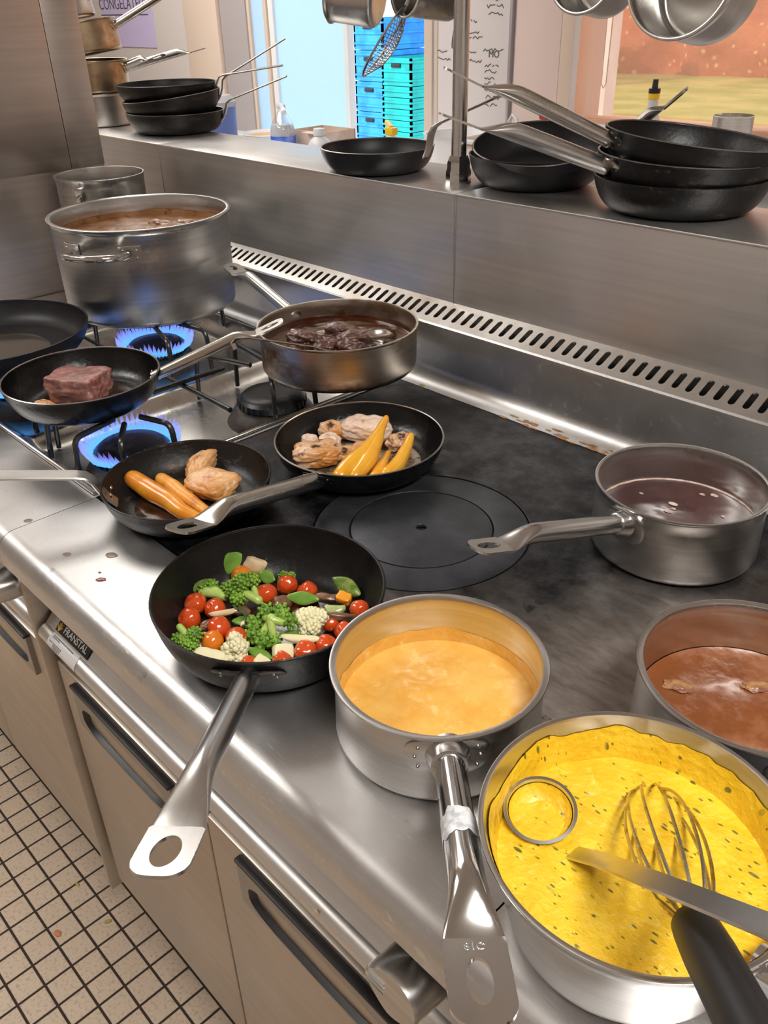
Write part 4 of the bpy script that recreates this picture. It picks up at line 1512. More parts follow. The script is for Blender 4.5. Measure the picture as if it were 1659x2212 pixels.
QX, QY = -0.6434, 1.2062
Q3 = fry('bottom black iron pan of the stack at the right end of the ledge', (QX, QY, ZT_), 0.1231, 0.0465, 60, 0.74, 'iron_worn')
tube_handle(Q3, 0.118, 0.034, 0.24, 18, 0.0105, 'handle')
Q2 = fry('middle black iron pan of the right-hand stack, steel handle pointing low past the post', (QX, QY, ZT_ + 0.0245), 0.1231, 0.0490, 239.6, 0.74, 'iron_worn', tilt=2.5, taz=200)
bright_rim(Q2, 0.1231, 0.049, mat='strap')
tube_handle(Q2, 0.117, 0.034, 0.262, 18.5, 0.0125, 'handle', 0.013, 0.060, (0.016, 0.005), mid=0.30, taper=0.06)
flange(Q2, 0.1165, 0.034, 0.030, 0.015, mat='burnt', tilt=36)
Q1 = fry('top black iron pan of the right-hand stack, tilted, steel handle pointing high', (QX + 0.004, QY, ZT_ + 0.0485), 0.1231, 0.0490, 234.5, 0.74, 'iron', tilt=6.5, taz=215)
bright_rim(Q1, 0.1231, 0.049, mat='strap')
tube_handle(Q1, 0.117, 0.034, 0.262, 18.5, 0.0115, 'handle_used', 0.013, 0.056, (0.016, 0.005), mid=0.30, taper=0.06)
flange(Q1, 0.1165, 0.034, 0.030, 0.015, mat='iron', tilt=36)

NX, NY = -2.042, 1.2159
strapN = [(0.112, 0, 0.020), (0.121, 0, 0.032), (0.128, 0, 0.047), (0.132, 0, 0.062), (0.142, 0, 0.070)]
N3 = fry('bottom black pan of the stack of three at the left end of the ledge', (NX, NY + 0.02, ZT_), 0.1205, 0.0456, 44, 0.74, 'iron_worn')
bright_rim(N3, 0.1205, 0.0456, mat='strap')
strap_handle(N3, strapN + [(0.285, 0, 0.118)], 0.020, 0.004)
N2 = fry('middle black pan of the left ledge stack, tilted up to the right', (NX, NY + 0.02, ZT_ + 0.036), 0.1205, 0.0456, 52, 0.74, 'iron_worn', tilt=6, taz=55)
bright_rim(N2, 0.1205, 0.0456, mat='strap')
strap_handle(N2, strapN + [(0.300, 0, 0.130)], 0.020, 0.004)
N1 = fry('top black pan of the left ledge stack, lying in the tilted middle pan', (NX - 0.012, NY + 0.012, ZT_ + 0.068), 0.1205, 0.0400, 47, 0.74, 'iron', tilt=0.5, taz=52)
strap_handle(N1, [(0.112, 0, 0.016), (0.121, 0, 0.028), (0.128, 0, 0.043), (0.132, 0, 0.050), (0.142, 0, 0.054), (0.290, 0, 0.070)], 0.020, 0.004)

# stack of saucepans behind the side panel
RX, RY = -2.352, 1.190
def spot(label, z, r, H, az, mat, el=16, L=0.21, tilt=0, taz=0, hm='handle', dx=0, dy=0, group=None, W=0.014):
    p = thing('saucepan', label, 'saucepan', (RX + dx, RY + dy, z), rot_tilt(az, tilt, taz), group)
    obj('body', pot_body(r, H, r - 0.003, 0.002, 0.0032, 0.009, 64), M[mat], p, ang=50)
    tube_handle(p, r - 0.004, H * 0.72, L, el, 0.0095, hm, W, 0.045, (0.013, 0.005))
    flange(p, r - 0.0033, H * 0.72, 0.022, 0.012, mat=mat, rivets=False)
    return p
spot('plain steel saucepan at the bottom of the stack behind the side panel', ZT_, 0.096, 0.078, 40, 'pot', 12, 0.23)
spot('heat-tinted saucepan second from bottom in the stack behind the side panel', ZT_ + 0.0785, 0.095, 0.076, 48, 'golden', 13, 0.22)
spot('small saucepan nested in the second of the stack, broad handle tip showing', ZT_ + 0.0862, 0.066, 0.060, 44, 'pot', 18, 0.14, W=0.016)
spot('heat-tinted tilted saucepan third from bottom behind the side panel, browned handle', ZT_ + 0.1640, 0.094, 0.074, 46, 'golden', 17, 0.24, tilt=9, taz=40, hm='handle_used', dx=-0.004)
spot('small steel saucepan tilted on top of the stack behind the side panel', ZT_ + 0.2440, 0.070, 0.062, 44, 'pot', 14, 0.21, tilt=9, taz=40, dx=-0.03, dy=-0.02)

# --- post and hanging pots
PX, PY = -1.0264, 1.1555
po = thing('rack_post', 'round steel post rising from the ledge between the small pan and deep pan', 'post', (PX, PY, ZL))
obj('pole', lathe(new(), [(0, 0.03), (0.0128, 0.03), (0.0128, 1.39), (0, 1.39)], 32), M['handle'], po)
obj('socket', lathe(new(), [(0, 0.0), (0.0215, 0.0), (0.0215, 0.018), (0.0195, 0.024), (0.0195, 0.032), (0.0168, 0.040), (0.0150, 0.044), (0, 0.044)], 8), M['polish'], po, ang=20)
bm = lathe(new(), [(0, 0), (0.006, 0), (0.006, 0.004), (0, 0.004)], 6)
obj('set_screw', bm, M['polish'], po, M=Matrix.Rotation(radians(-60), 4, 'Z') @ Matrix.Translation((0.0195, 0, 0.012)) @ Matrix.Rotation(radians(90), 4, 'Y'))
rl = thing('hanging_rail', 'steel rail carried by the post, from which pots hang above the ledge', 'rail', (PX, PY, 1.80))
bm = new()
tube(bm, [(-1.9, PY, 1.80), (-0.15, PY, 1.80)], 0.010, 16)
obj('bar', bm, M['handle'], rl, world_co=True)

def hang(name, label, cat, c, d, tilt, r, H, mat='pot', L=0.22, rb=None, roll=0):
    """pot hanging by its handle; c = centre of the rim, d = plan direction the opening faces"""
    d = Vector((d[0], d[1], 0)).normalized()
    z = (d * cos(radians(tilt)) + Vector((0, 0, 1)) * sin(radians(tilt))).normalized()
    x = (Vector((0, 0, 1)) - z * z.z).normalized()
    y = z.cross(x)
    m3 = Matrix((x, y, z)).transposed() @ Matrix.Rotation(radians(roll), 3, 'Z')
    loc = Vector(c) - z * H
    p = thing(name, label, cat, loc, m3.to_euler(), 'pots hanging from the rail')
    obj('body', pot_body(r, H, rb or r - 0.003, 0.002, 0.0035, 0.010, 72), M[mat], p, ang=50)
    tube_handle(p, r - 0.004, H * 0.75, L, 4, 0.0095, 'handle', 0.014, 0.045, (0.013, 0.005))
    flange(p, r - 0.0036, H * 0.75, 0.024, 0.013, mat=mat, rivets=False)
    tip = loc + m3 @ Vector((r + L - 0.03, 0, H * 0.75))
    bm = new()
    tube(bm, [tuple(tip + Vector((0, 0.01, -0.012))), tuple(tip + Vector((0, -0.008, 0.0))), (tip.x, PY, 1.70), (tip.x, PY - 0.014, 1.80), (tip.x, PY, 1.8135), (tip.x, PY + 0.014, 1.80)], 0.0025, 8)
    hk = solo('hook', bm, M['handle'], 'wire hook carrying the %s' % label.split(' hanging')[0].lower(), 'hook', group='hooks on the hanging rail')
    return p
hang('saucepan', 'rightmost hanging pot, its dark inside towards the viewer', 'saucepan', (-0.6580, 1.155, 1.4985), (0.05, -1.0), 8, 0.0735, 0.100)
hang('saucepan', 'smaller hanging pot left of the rightmost one, just below the top edge', 'saucepan', (-0.8060, 1.155, 1.5110), (0.03, -1.0), 8, 0.056, 0.075)
hang('saucepan', 'hanging pot just left of the post, its round mouth facing left', 'saucepan', (-1.1454, 1.150, 1.4990), (-0.22, -0.98), 6, 0.047, 0.095)
hang('saucepan', 'hanging pot seen side-on at the far left of the hanging row', 'saucepan', (-1.2900, 1.120, 1.4960), (-0.88, -0.47), 8, 0.050, 0.085)

# wire sieve and perforated skimmer
sv = thing('wire_skimmer', 'long wire mesh skimmer hanging below the pots left of the post', 'skimmer', (-1.2023, 1.155, 1.419))
ax = Vector((0.55, 0.25, 0.80)).normalized()      # long axis towards the handle
nr = Vector((-0.75, -0.45, 0.60))
nr = (nr - ax * nr.dot(ax)).normalized()
bx_ = ax.cross(nr)
SA, SB, SDp = 0.066, 0.040, 0.022
def sp_(u, v, w):
    return tuple(ax * u + bx_ * v + nr * w)
bm = new()
tube(bm, [sp_(SA * cos(2 * pi * i / 48), SB * sin(2 * pi * i / 48), 0) for i in range(48)], 0.0020, 8, closed=True)
obj('hoop', bm, M['handle'], sv)
bm = new()
for k in range(-11, 12):
    u = SA * k / 12
    m = SB * math.sqrt(1 - (k / 12) ** 2)
    tube(bm, [sp_(u, m * q / 6, -SDp * (1 - (u / SA) ** 2 - (m * q / 6 / SB) ** 2)) for q in range(-6, 7)], 0.00055, 4)
for k in range(-8, 9):
    v = SB * k / 9
    m = SA * math.sqrt(1 - (k / 9) ** 2)
    tube(bm, [sp_(m * q / 8, v, -SDp * (1 - (v / SB) ** 2 - (m * q / 8 / SA) ** 2)) for q in range(-8, 9)], 0.00055, 4)
obj('mesh', bm, M['handle'], sv)
bm = new()
tube(bm, [sp_(-SA, 0, 0), sp_(-SA * 0.5, 0, -SDp * 0.8), sp_(0, 0, -SDp), sp_(SA * 0.5, 0, -SDp * 0.8), sp_(SA, 0, 0)], 0.0012, 6)
tube(bm, [sp_(SA, 0, 0), sp_(SA + 0.05, 0, 0.004), (0.09, 0.03, 0.30), (0.09, 0.0, 0.385), (0.09, -0.008, 0.3945), (0.09, -0.014, 0.385)], 0.0032, 8)
obj('handle', bm, M['handle'], sv)
sk = thing('perforated_skimmer', 'perforated round skimmer hanging behind the pot beside the post', 'skimmer', (-1.0829, 1.215, 1.452))
zx = Vector((-0.8, -0.55, 0.25)).normalized()
q = zx.to_track_quat('Z', 'Y').to_matrix().to_4x4()
bm = new()
nn = 40
ringsP = []
for k in range(0, 9):
    rr_ = 0.046 * k / 8
    ringsP.append((rr_, -0.012 * (1 - (rr_ / 0.046) ** 2)))
lathe(bm, ringsP, 40)
kill = []
for f in bm.faces:
    c = f.calc_center_median()
    r_ = math.hypot(c.x, c.y)
    if 0.010 < r_ < 0.042:
        a = math.atan2(c.y, c.x)
        if (int(a * 40 / (2 * pi) + 40) % 2 == 0) and (int(r_ / 0.00575) % 2 == 0):
            kill.append(f)
bmesh.ops.delete(bm, geom=kill, context='FACES')
bmesh.ops.solidify(bm, geom=bm.faces[:], thickness=0.0012)
obj('bowl', bm, M['strap'], sk, M=q)
bm = new()
tube(bm, [(0.0, 0.0, 0.044), (0.006, -0.02, 0.12), (0.01, -0.055, 0.34), (0.01, -0.060, 0.358), (0.01, -0.072, 0.348)], 0.004, 8)
obj('handle', bm, M['strap'], sk)
tg = thing('tongs', 'pair of dark tong legs hanging at the top edge left of the pots', 'tongs', (-1.3480, 1.1555, 1.486))
for s in (-1, 1):
    bm = new()
    strap(bm, [(s * 0.0075, 0, 0.0), (s * 0.0085, 0, 0.03), (s * 0.0075, 0, 0.20), (s * 0.002, 0, 0.318)], 0.006, 0.004, up=(1, 0, 0), wl=[0.003, 0.007, 0.008, 0.008])
    obj('leg', bm, M['strap'], tg)
bm = new()
tube(bm, [(0.002, -0.004, 0.31), (0, -0.013, 0.316), (0, -0.012, 0.3265), (0, 0.002, 0.3265), (0, 0.011, 0.315)], 0.002, 8)
obj('loop', bm, M['strap'], tg)

# ------------------------------------------------------------------ sauces in the pans
def sauce_mat(name, c1, c2, c3=None, rough=0.25, ns=30, flecks=None, bump=0.3, bs=90, lo=0.4, hi=0.62, c3lo=0.62, c3hi=0.7, c3s=60, sss=0.15, coat=0.4, detail=7, bdist=0.0025):
    t = NT(name)
    c = t.mix(t.ramp(t.noise(ns, detail, 0.65), [(lo, 0.0), (hi, 1.0)]), c1, c2)
    if c3:
        c = t.mix(t.ramp(t.noise(c3s, 6, 0.7, loc=(4, 2, 1)), [(c3lo, 0.0), (c3hi, 1.0)]), c, c3)
    if flecks:
        for sc, rot, st, th in ((50, 0.4, (1, 2.8, 1), 0.17), (70, 1.9, (1, 2.6, 1), 0.15), (110, 2.7, (1, 2.0, 1), 0.14)):
            f = t.ramp(t.voro(sc, stretch=st, rot=(0, 0, rot)), [(0.0, 1.0), (th, 1.0), (th + 0.05, 0.0)])
            keep = t.ramp(t.noise(sc * 0.5, 2, loc=(sc, 0, 0)), [(0.50, 0.0), (0.55, 1.0)])
            c = t.mix(t.math('MULTIPLY', t.math('MULTIPLY', f, keep), 0.85), c, flecks)
    t.set('col', c).set('rough', rough).set('sss', sss).set('coat', coat)
    t.b.inputs['Subsurface Radius'].default_value = (0.004, 0.003, 0.001)
    t.b.inputs['Coat Roughness'].default_value = 0.12
    t.bump(t.math('ADD', t.noise(bs, 6, 0.6), t.math('MULTIPLY', t.voro(bs * 0.8), 0.6)), bump, bdist)
    return t.m
M['yellow'] = sauce_mat('yellow_herb_sauce', (0.74, 0.45, 0.010), (0.83, 0.56, 0.030), (0.90, 0.67, 0.09), 0.36, 26, (0.050, 0.075, 0.012), 0.55, 190, coat=0.22, bdist=0.003)
M['orange'] = sauce_mat('orange_sauce', (0.72, 0.36, 0.055), (0.80, 0.47, 0.11), (0.85, 0.58, 0.20), 0.30, 22, None, 0.35, 150, c3lo=0.56, c3hi=0.7, c3s=45)
M['wine'] = sauce_mat('wine_sauce', (0.045, 0.014, 0.014), (0.075, 0.028, 0.026), (0.50, 0.40, 0.33), 0.10, 14, None, 0.15, 60, c3lo=0.70, c3hi=0.74, c3s=26, sss=0.0, coat=0.8)
M['gravy'] = sauce_mat('brown_gravy', (0.20, 0.058, 0.014), (0.30, 0.12, 0.055), (0.36, 0.19, 0.12), 0.14, 9, None, 0.22, 140, lo=0.46, hi=0.56, c3lo=0.55, c3hi=0.75, c3s=30, sss=0.0, coat=0.8)
M['braise'] = sauce_mat('dark_braise', (0.035, 0.008, 0.003), (0.075, 0.020, 0.006), None, 0.10, 16, None, 0.4, 60, sss=0.0, coat=0.9)
M['broth'] = sauce_mat('brown_broth', (0.24, 0.105, 0.035), (0.33, 0.17, 0.07), (0.14, 0.055, 0.02), 0.4, 14, None, 0.5, 60, c3lo=0.52, c3hi=0.62, c3s=34, sss=0.0, coat=0.05)
M['oil'] = sauce_mat('dark_pan_juice', (0.018, 0.008, 0.004), (0.05, 0.022, 0.010), None, 0.06, 18, None, 0.25, 45, sss=0.0, coat=0.9)
M['oilpool'] = pm('thin_oil_film', (0.045, 0.036, 0.028), 0.12, col2=(0.065, 0.050, 0.036), ns=12, coat=0.6)
M['butter'] = sauce_mat('bubbling_butter', (0.10, 0.062, 0.035), (0.50, 0.42, 0.32), None, 0.10, 42, None, 0.9, 110, lo=0.45, hi=0.62, coat=0.9, sss=0.0)

def surface(name, par_loc, r, z, mat, label, cat, amp=0.001, sc=40, wob=0.0, rings=40, n=96, seed=0, coat=None, meniscus=0.0):
    def f(x, y):
        p = Vector((x, y, seed)) * sc
        h = amp * (mnoise.noise(p) + 0.5 * mnoise.noise(p * 2.3))
        d = math.hypot(x, y) / r
        return h + meniscus * max(0.0, (d - 0.9) * 10) ** 2
    bm = disc(new(), r, z, rings, n, f)
    if coat:                      # film of sauce left on the wall
        z0, z1, r0, r1 = coat
        K = 8
        rows = []
        for k in range(K + 1):
            t = k / K
            row = []
            for i in range(n):
                a = 2 * pi * i / n
                top = z1 + (z1 - z0) * 0.28 * (mnoise.noise(Vector((cos(a) * 2.2, sin(a) * 2.2, seed))) + 0.5 * mnoise.noise(Vector((cos(a) * 7, sin(a) * 7, seed + 3))))
                zz = z0 + (top - z0) * t
                rr = r0 + (r1 - r0) * (zz - z0) / (z1 - z0) - 0.0009 * (1 - t) - 0.0004 + 0.0003 * mnoise.noise(Vector((cos(a) * 20, sin(a) * 20, t * 6)))
                row.append(bm.verts.new((rr * cos(a), rr * sin(a), zz)))
            rows.append(row)
        for a, b in zip(rows[:-1], rows[1:]):
            for i in range(n):
                bm.faces.new((a[i], a[(i + 1) % n], b[(i + 1) % n], b[i]))
    o = obj(name, bm, M[mat], ang=80)
    o.location = par_loc
    return tag(o, label, cat)

def inside(pan, dz=0.0):
    return (pan.location.x, pan.location.y, pan.location.z + dz)
surface('yellow_sauce', inside(J), 0.0943, 0.0640, 'yellow', 'thick yellow sauce flecked with green herbs in the flared pan', 'sauce', 0.0013, 75, seed=1, coat=(0.062, 0.088, 0.0934, 0.0994))
surface('orange_sauce', inside(I), 0.0912, 0.0250, 'orange', 'smooth orange sauce with a skin in the saucepan beside the vegetables', 'sauce', 0.0007, 60, seed=2, coat=(0.024, 0.040, 0.0913, 0.0916), meniscus=0.0006)
surface('wine_sauce', inside(L_), 0.0950, 0.0370, 'wine', 'dark red wine sauce with pale foam flecks in the rear right saucepan', 'sauce', 0.0004, 30, seed=3, meniscus=0.0008)
surface('gravy', inside(K), 0.0932, 0.0330, 'gravy', 'shiny brown gravy with fat patches in the right-hand saucepan', 'sauce', 0.0006, 40, seed=4, meniscus=0.0008)
surface('wine_sauce', inside(Mm), 0.0985, 0.0400, 'wine', 'dark sauce in the saucepan cut off by the right edge', 'sauce', 0.0004, 30, seed=5)
surface('braising_sauce', inside(Cc), 0.1262, 0.0395, 'braise', 'dark brown braising sauce in the scorched straight-sided pan', 'sauce', 0.0022, 50, seed=6, coat=(0.037, 0.046, 0.1264, 0.1266))
surface('broth', inside(A), 0.1638, 0.1420, 'broth', 'brown broth boiling in the stockpot', 'broth', 0.0035, 30, seed=7, coat=(0.140, 0.152, 0.1641, 0.1644))
# pale foam ring and floating foam on the wine sauce
M['foam'] = pm('pale_foam', (0.62, 0.50, 0.42), 0.5, col2=(0.42, 0.30, 0.25), ns=90, bump=0.4, bs=300)
rng = random.Random(5)
bm = new()
tube(bm, [((0.0948 + 0.0006 * sin(i * 1.7)) * cos(2 * pi * i / 90), 0.0948 * sin(2 * pi * i / 90), 0.0376) for i in range(90)], 0.0017, 6, closed=True)
for (x, y, s) in ((-0.018, 0.026, 0.0060), (-0.014, 0.006, 0.0050), (-0.012, 0.016, 0.0032), (-0.060, 0.022, 0.003), (0.008, 0.080, 0.0050), (-0.004, 0.072, 0.0036), (0.040, 0.040, 0.0025), (-0.020, -0.035, 0.003)):
    blob(bm, (s, s * 0.6, 0.0010), (x, y, 0.0376), 3, 0.35, 2.2, int(s * 1e4))
obj('foam', bm, M['foam']).location = inside(L_)
fo = bpy.data.objects['foam']
tag(fo, 'ring and flecks of pale foam floating on the dark wine sauce', 'foam', kind='stuff')
# pan juices
def puddle(pan, r, z, mat, label, seed, off=(0, 0), amp=0.0007, irr=0.15, sc=60):
    bm = new()
    n = 72
    R = [r * (1 + irr * mnoise.noise(Vector((cos(2 * pi * i / n) * 1.6, sin(2 * pi * i / n) * 1.6, seed)))) for i in range(n)]
    prev = [bm.verts.new((off[0], off[1], z))]
    for k in range(1, 15):
        cur = []
        for i in range(n):
            a = 2 * pi * i / n
            rr = R[i] * k / 14
            x, y = off[0] + rr * cos(a), off[1] + rr * sin(a)
            h = amp * mnoise.noise(Vector((x, y, seed)) * sc) * (1 if k < 13 else 0.3) - (0.0007 if k == 14 else 0)
            cur.append(bm.verts.new((x, y, z + h)))
        for i in range(n):
            j = (i + 1) % n
            bm.faces.new((prev[0], cur[i], cur[j]) if k == 1 else (prev[i], cur[i], cur[j], prev[j]))
        prev = cur
    o = obj('pan_juice', bm, M[mat], ang=80)
    o.location = inside(pan)
    return tag(o, label, 'pan juice')
puddle(G, 0.083, 0.0058, 'butter', 'bubbling butter around the browned chicken and pointed carrots', 1, (0.006, 0.0), 0.0012, 0.05, 120)
puddle(F, 0.072, 0.0048, 'oil', 'dark glossy pan juice around the two carrots in the skillet', 2, (0, 0), 0.0006, 0.08)
puddle(H, 0.084, 0.0050, 'oil', 'dark oily juice under the mixed vegetables', 3, (0, 0), 0.0006, 0.04)
puddle(D, 0.078, 0.0050, 'oil', 'browned meat juice around the searing steak', 4, (0, 0), 0.0008, 0.08, 90)
puddle(E, 0.110, 0.0036, 'oilpool', 'flat pool of oil in the wide dark pan at the left edge', 5, (0.01, -0.01), 0.0001, 0.10)

# ------------------------------------------------------------------ meat
def meat_mat(name, raw, fat, sear, char, lo=0.42, hi=0.62, clo=0.60, chi=0.68, ns=26, rough=0.34, top=True, zs=0.0, zr=0.02):
    t = NT(name)
    c = t.mix(t.ramp(t.noise(ns * 2.2, 5, 0.6, stretch=(1, 2.2, 1)), [(0.35, 0.0), (0.68, 1.0)]), raw, fat)
    f = t.ramp(t.noise(ns, 6, 0.62, loc=(2, 5, 1)), [(lo, 0.0), (hi, 1.0)])
    c = t.mix(f, c, sear)
    c = t.mix(t.ramp(t.noise(ns * 1.5, 6, 0.68, loc=(7, 1, 3)), [(clo, 0.0), (chi, 1.0)]), c, char)
    t.set('col', c).set('rough', rough + 0.06).set('sss', 0.12).set('coat', 0.15)
    t.b.inputs['Subsurface Radius'].default_value = (0.004, 0.0015, 0.001)
    t.b.inputs['Coat Roughness'].default_value = 0.2
    t.bump(t.math('ADD', t.noise(90, 6, 0.6), t.noise(240, 4)), 0.35, 0.002)
    return t.m
M['chick_gold'] = meat_mat('golden_chicken', (0.72, 0.40, 0.17), (0.76, 0.48, 0.25), (0.62, 0.27, 0.07), (0.34, 0.11, 0.030), 0.34, 0.58, 0.58, 0.72)
M['chick_sear'] = meat_mat('seared_chicken', (0.74, 0.46, 0.25), (0.78, 0.56, 0.38), (0.58, 0.24, 0.055), (0.050, 0.018, 0.010), 0.34, 0.56, 0.57, 0.65)
M['chick_pale'] = meat_mat('pale_chicken', (0.80, 0.57, 0.44), (0.84, 0.68, 0.55), (0.66, 0.38, 0.17), (0.30, 0.11, 0.04), 0.50, 0.68, 0.62, 0.74)
M['steak'] = meat_mat('searing_beef', (0.27, 0.075, 0.065), (0.46, 0.25, 0.20), (0.20, 0.085, 0.070), (0.060, 0.032, 0.032), 0.42, 0.62, 0.55, 0.70, ns=38)
M['beef_dark'] = meat_mat('braised_beef', (0.075, 0.028, 0.018), (0.15, 0.070, 0.050), (0.045, 0.014, 0.008), (0.022, 0.008, 0.006), 0.45, 0.62, 0.6, 0.7, rough=0.28)

M['fatty'] = pm('fatty_meat_bits', (0.40, 0.21, 0.085), 0.3, col2=(0.22, 0.085, 0.05), ns=60, bump=0.4, bs=200, coat=0.0)

def morsel(name, label, cat, mat, x, y, z, radii, rot=0, seed=0, boxy=0.0, amp=0.28, sc=1.3, flat=None, group=None, amp2=0.10, bend=0.0, tilt=(0, 0), sub=5, sc2=4.5):
    def fn(p):
        if boxy:
            m = max(abs(p.x), abs(p.y), abs(p.z))
            k = 1 + boxy * (p.length / max(m, 1e-6) - 1)
            p = p * k
        if bend:
            p = Vector((p.x, p.y + bend * (p.x * p.x - 0.4), p.z))
        return p
    bm = blob(new(), radii, (0, 0, 0), sub, amp, sc, seed, amp2, sc2, flat, 0, fn)
    o = obj(name, bm, M[mat], ang=180)
    o.location = (x, y, z)
    o.rotation_euler = (radians(tilt[0]), radians(tilt[1]), radians(rot))
    return tag(o, label, cat, group)

morsel('steak', 'thick pinkish-brown steak searing in the black pan on the left', 'steak', 'steak', -1.2060, 0.4985, ZS + 0.0275, (0.044, 0.034, 0.0235), 28, 5, 0.70, 0.17, 1.5, 0.021, amp2=0.06)
morsel('meat_scrap', 'small browned scrap beside the steak at the pan edge', 'meat', 'chick_sear', -1.2240, 0.4475, ZS + 0.008, (0.020, 0.011, 0.004), 10, 6, 0.2, 0.3)
morsel('onion_piece', 'flat browned sliver in the juice right of the steak', 'meat', 'chick_sear', -1.1560, 0.5180, ZS + 0.0075, (0.017, 0.011, 0.003), 40, 9, 0.2, 0.3)

# skillet F: chicken and carrots
CP = 'chicken pieces in the skillet'
morsel('chicken_piece', 'smooth golden chicken piece nearest the right side of the skillet', 'chicken', 'chick_gold', -0.8990, 0.5230, ZW + 0.0215, (0.036, 0.029, 0.0155), 15, 11, 0.35, 0.18, 1.3, 0.014, amp2=0.07)
morsel('chicken_piece', 'bent golden chicken piece curling at the back of the skillet', 'chicken', 'chick_gold', -0.9560, 0.5450, ZW + 0.0200, (0.043, 0.0185, 0.0145), -52, 14, 0.1, 0.2, 1.5, 0.013, bend=0.55, amp2=0.09)
M['carrot'] = pm('cooked_carrot', (0.80, 0.33, 0.025), 0.30, col2=(0.72, 0.24, 0.016), ns=45, bump=0.12, bs=140, sss=0.12, coat=0.5)
M['carrot_brown'] = meat_mat('browned_carrot', (0.76, 0.31, 0.028), (0.80, 0.37, 0.05), (0.50, 0.14, 0.015), (0.17, 0.035, 0.008), 0.5, 0.66, 0.6, 0.68, rough=0.28)
M['carrot_gold'] = pm('bright_golden_carrot', (0.80, 0.36, 0.012), 0.26, col2=(0.84, 0.42, 0.03), ns=30, bump=0.10, bs=110, sss=0.15, coat=0.6)
def carrot(label, mat, pts, rad, tip=True, seed=0, group=None):
    bm = sweep_blob(new(), pts, rad, 20, 8, 0.0011, 55, seed)
    c = bm.calc_volume if False else None
    o = obj('carrot', bm, M[mat], ang=70)
    P = Vector(pts[0])
    o.data.transform(Matrix.Translation(-P))
    o.location = P
    return tag(o, label, 'carrot', group)
z = ZW + 0.017
carrot('plump orange carrot, the front one of two in the skillet', 'carrot', [(-0.9930, 0.4560, z + 0.004), (-0.9560, 0.4560, z + 0.003), (-0.9100, 0.4605, z), (-0.8750, 0.4615, z - 0.004), (-0.8420, 0.4710, z - 0.007)], [0.0120, 0.0140, 0.0128, 0.0105, 0.0065], seed=1)
carrot('browned thinner carrot lying behind the plump one in the skillet', 'carrot_brown', [(-0.9700, 0.4860, z), (-0.9400, 0.4850, z), (-0.9000, 0.4840, z - 0.002), (-0.8550, 0.4850, z - 0.006)], [0.0090, 0.0108, 0.0098, 0.0070], seed=2)

# pan G
zg = ZW + 0.006
morsel('chicken_piece', 'large charred chicken piece at the left of the hot plate frying pan', 'chicken', 'chick_sear', -0.8660, 0.6800, zg + 0.016, (0.034, 0.026, 0.0145), 55, 21, 0.35, 0.2, 1.4, 0.014)
morsel('chicken_piece', 'small browned chicken piece at the back left of the frying pan', 'chicken', 'chick_sear', -0.9080, 0.7480, zg + 0.016, (0.0225, 0.014, 0.012), 25, 24, 0.25, 0.3, 1.4, 0.012)
morsel('chicken_piece', 'pale chicken chunk between the large charred and the back left pieces', 'chicken', 'chick_pale', -0.8810, 0.7190, zg + 0.015, (0.0165, 0.0145, 0.0135), 10, 27, 0.2, 0.25, 1.4, 0.012)
morsel('chicken_piece', 'large pale-skinned chicken piece at the centre back of the frying pan', 'chicken', 'chick_pale', -0.8660, 0.7770, zg + 0.020, (0.037, 0.024, 0.0185), 28, 30, 0.3, 0.22, 1.3, 0.018)
morsel('chicken_piece', 'narrow crusty chicken strip in the middle of the frying pan', 'chicken', 'chick_sear', -0.8440, 0.7150, zg + 0.011, (0.0185, 0.0105, 0.010), 60, 33, 0.2, 0.3, 1.4, 0.009)
morsel('chicken_piece', 'golden chicken nugget tucked beside the longest carrot', 'chicken', 'chick_gold', -0.8330, 0.7390, zg + 0.012, (0.0165, 0.0120, 0.0105), 20, 36, 0.2, 0.3, 1.4, 0.010)
morsel('chicken_piece', 'dark charred chicken piece behind the longest carrot', 'chicken', 'chick_sear', -0.8060, 0.7900, zg + 0.015, (0.0195, 0.0140, 0.0135), 70, 41, 0.3, 0.3, 1.4, 0.012)
morsel('chicken_piece', 'knuckle of pale chicken at the left rim of the frying pan', 'chicken', 'chick_pale', -0.9080, 0.7020, zg + 0.016, (0.0130, 0.0085, 0.0085), 40, 44, 0.1, 0.3, 1.4)
def halfcarrot(label, pts, w, seed):
    bm = sweep_blob(new(), pts, w, 18, 8, 0.0006, 60, seed)
    o = obj('carrot', bm, M['carrot_gold'], ang=70)
    P = Vector(pts[0])
    o.data.transform(Matrix.Translation(-P))
    o.location = P
    return tag(o, label, 'carrot')
halfcarrot('long golden carrot reaching up over the chicken, its tip highest', [(-0.7900, 0.6600, zg + 0.016), (-0.7990, 0.6920, zg + 0.020), (-0.8060, 0.7260, zg + 0.026), (-0.8190, 0.7600, zg + 0.036), (-0.8320, 0.7880, zg + 0.047)], [0.0120, 0.0150, 0.0125, 0.0080, 0.0040], 4)
halfcarrot('long golden carrot half pressed against the longest one', [(-0.7760, 0.6740, zg + 0.015), (-0.7880, 0.7080, zg + 0.021), (-0.8060, 0.7420, zg + 0.030), (-0.8240, 0.7740, zg + 0.041)], [0.0090, 0.0125, 0.0095, 0.0040], 5)
halfcarrot('thin golden carrot strip between the two thicker ones', [(-0.7600, 0.6950, zg + 0.010), (-0.7740, 0.7210, zg + 0.012), (-0.7960, 0.7560, zg + 0.013)], [0.0085, 0.0080, 0.0045], 6)
halfcarrot('short golden carrot standing at the right of the frying pan', [(-0.7480, 0.7080, zg + 0.014), (-0.7560, 0.7380, zg + 0.018), (-0.7700, 0.7680, zg + 0.026), (-0.7810, 0.7880, zg + 0.034)], [0.0110, 0.0108, 0.0080, 0.0050], 7)

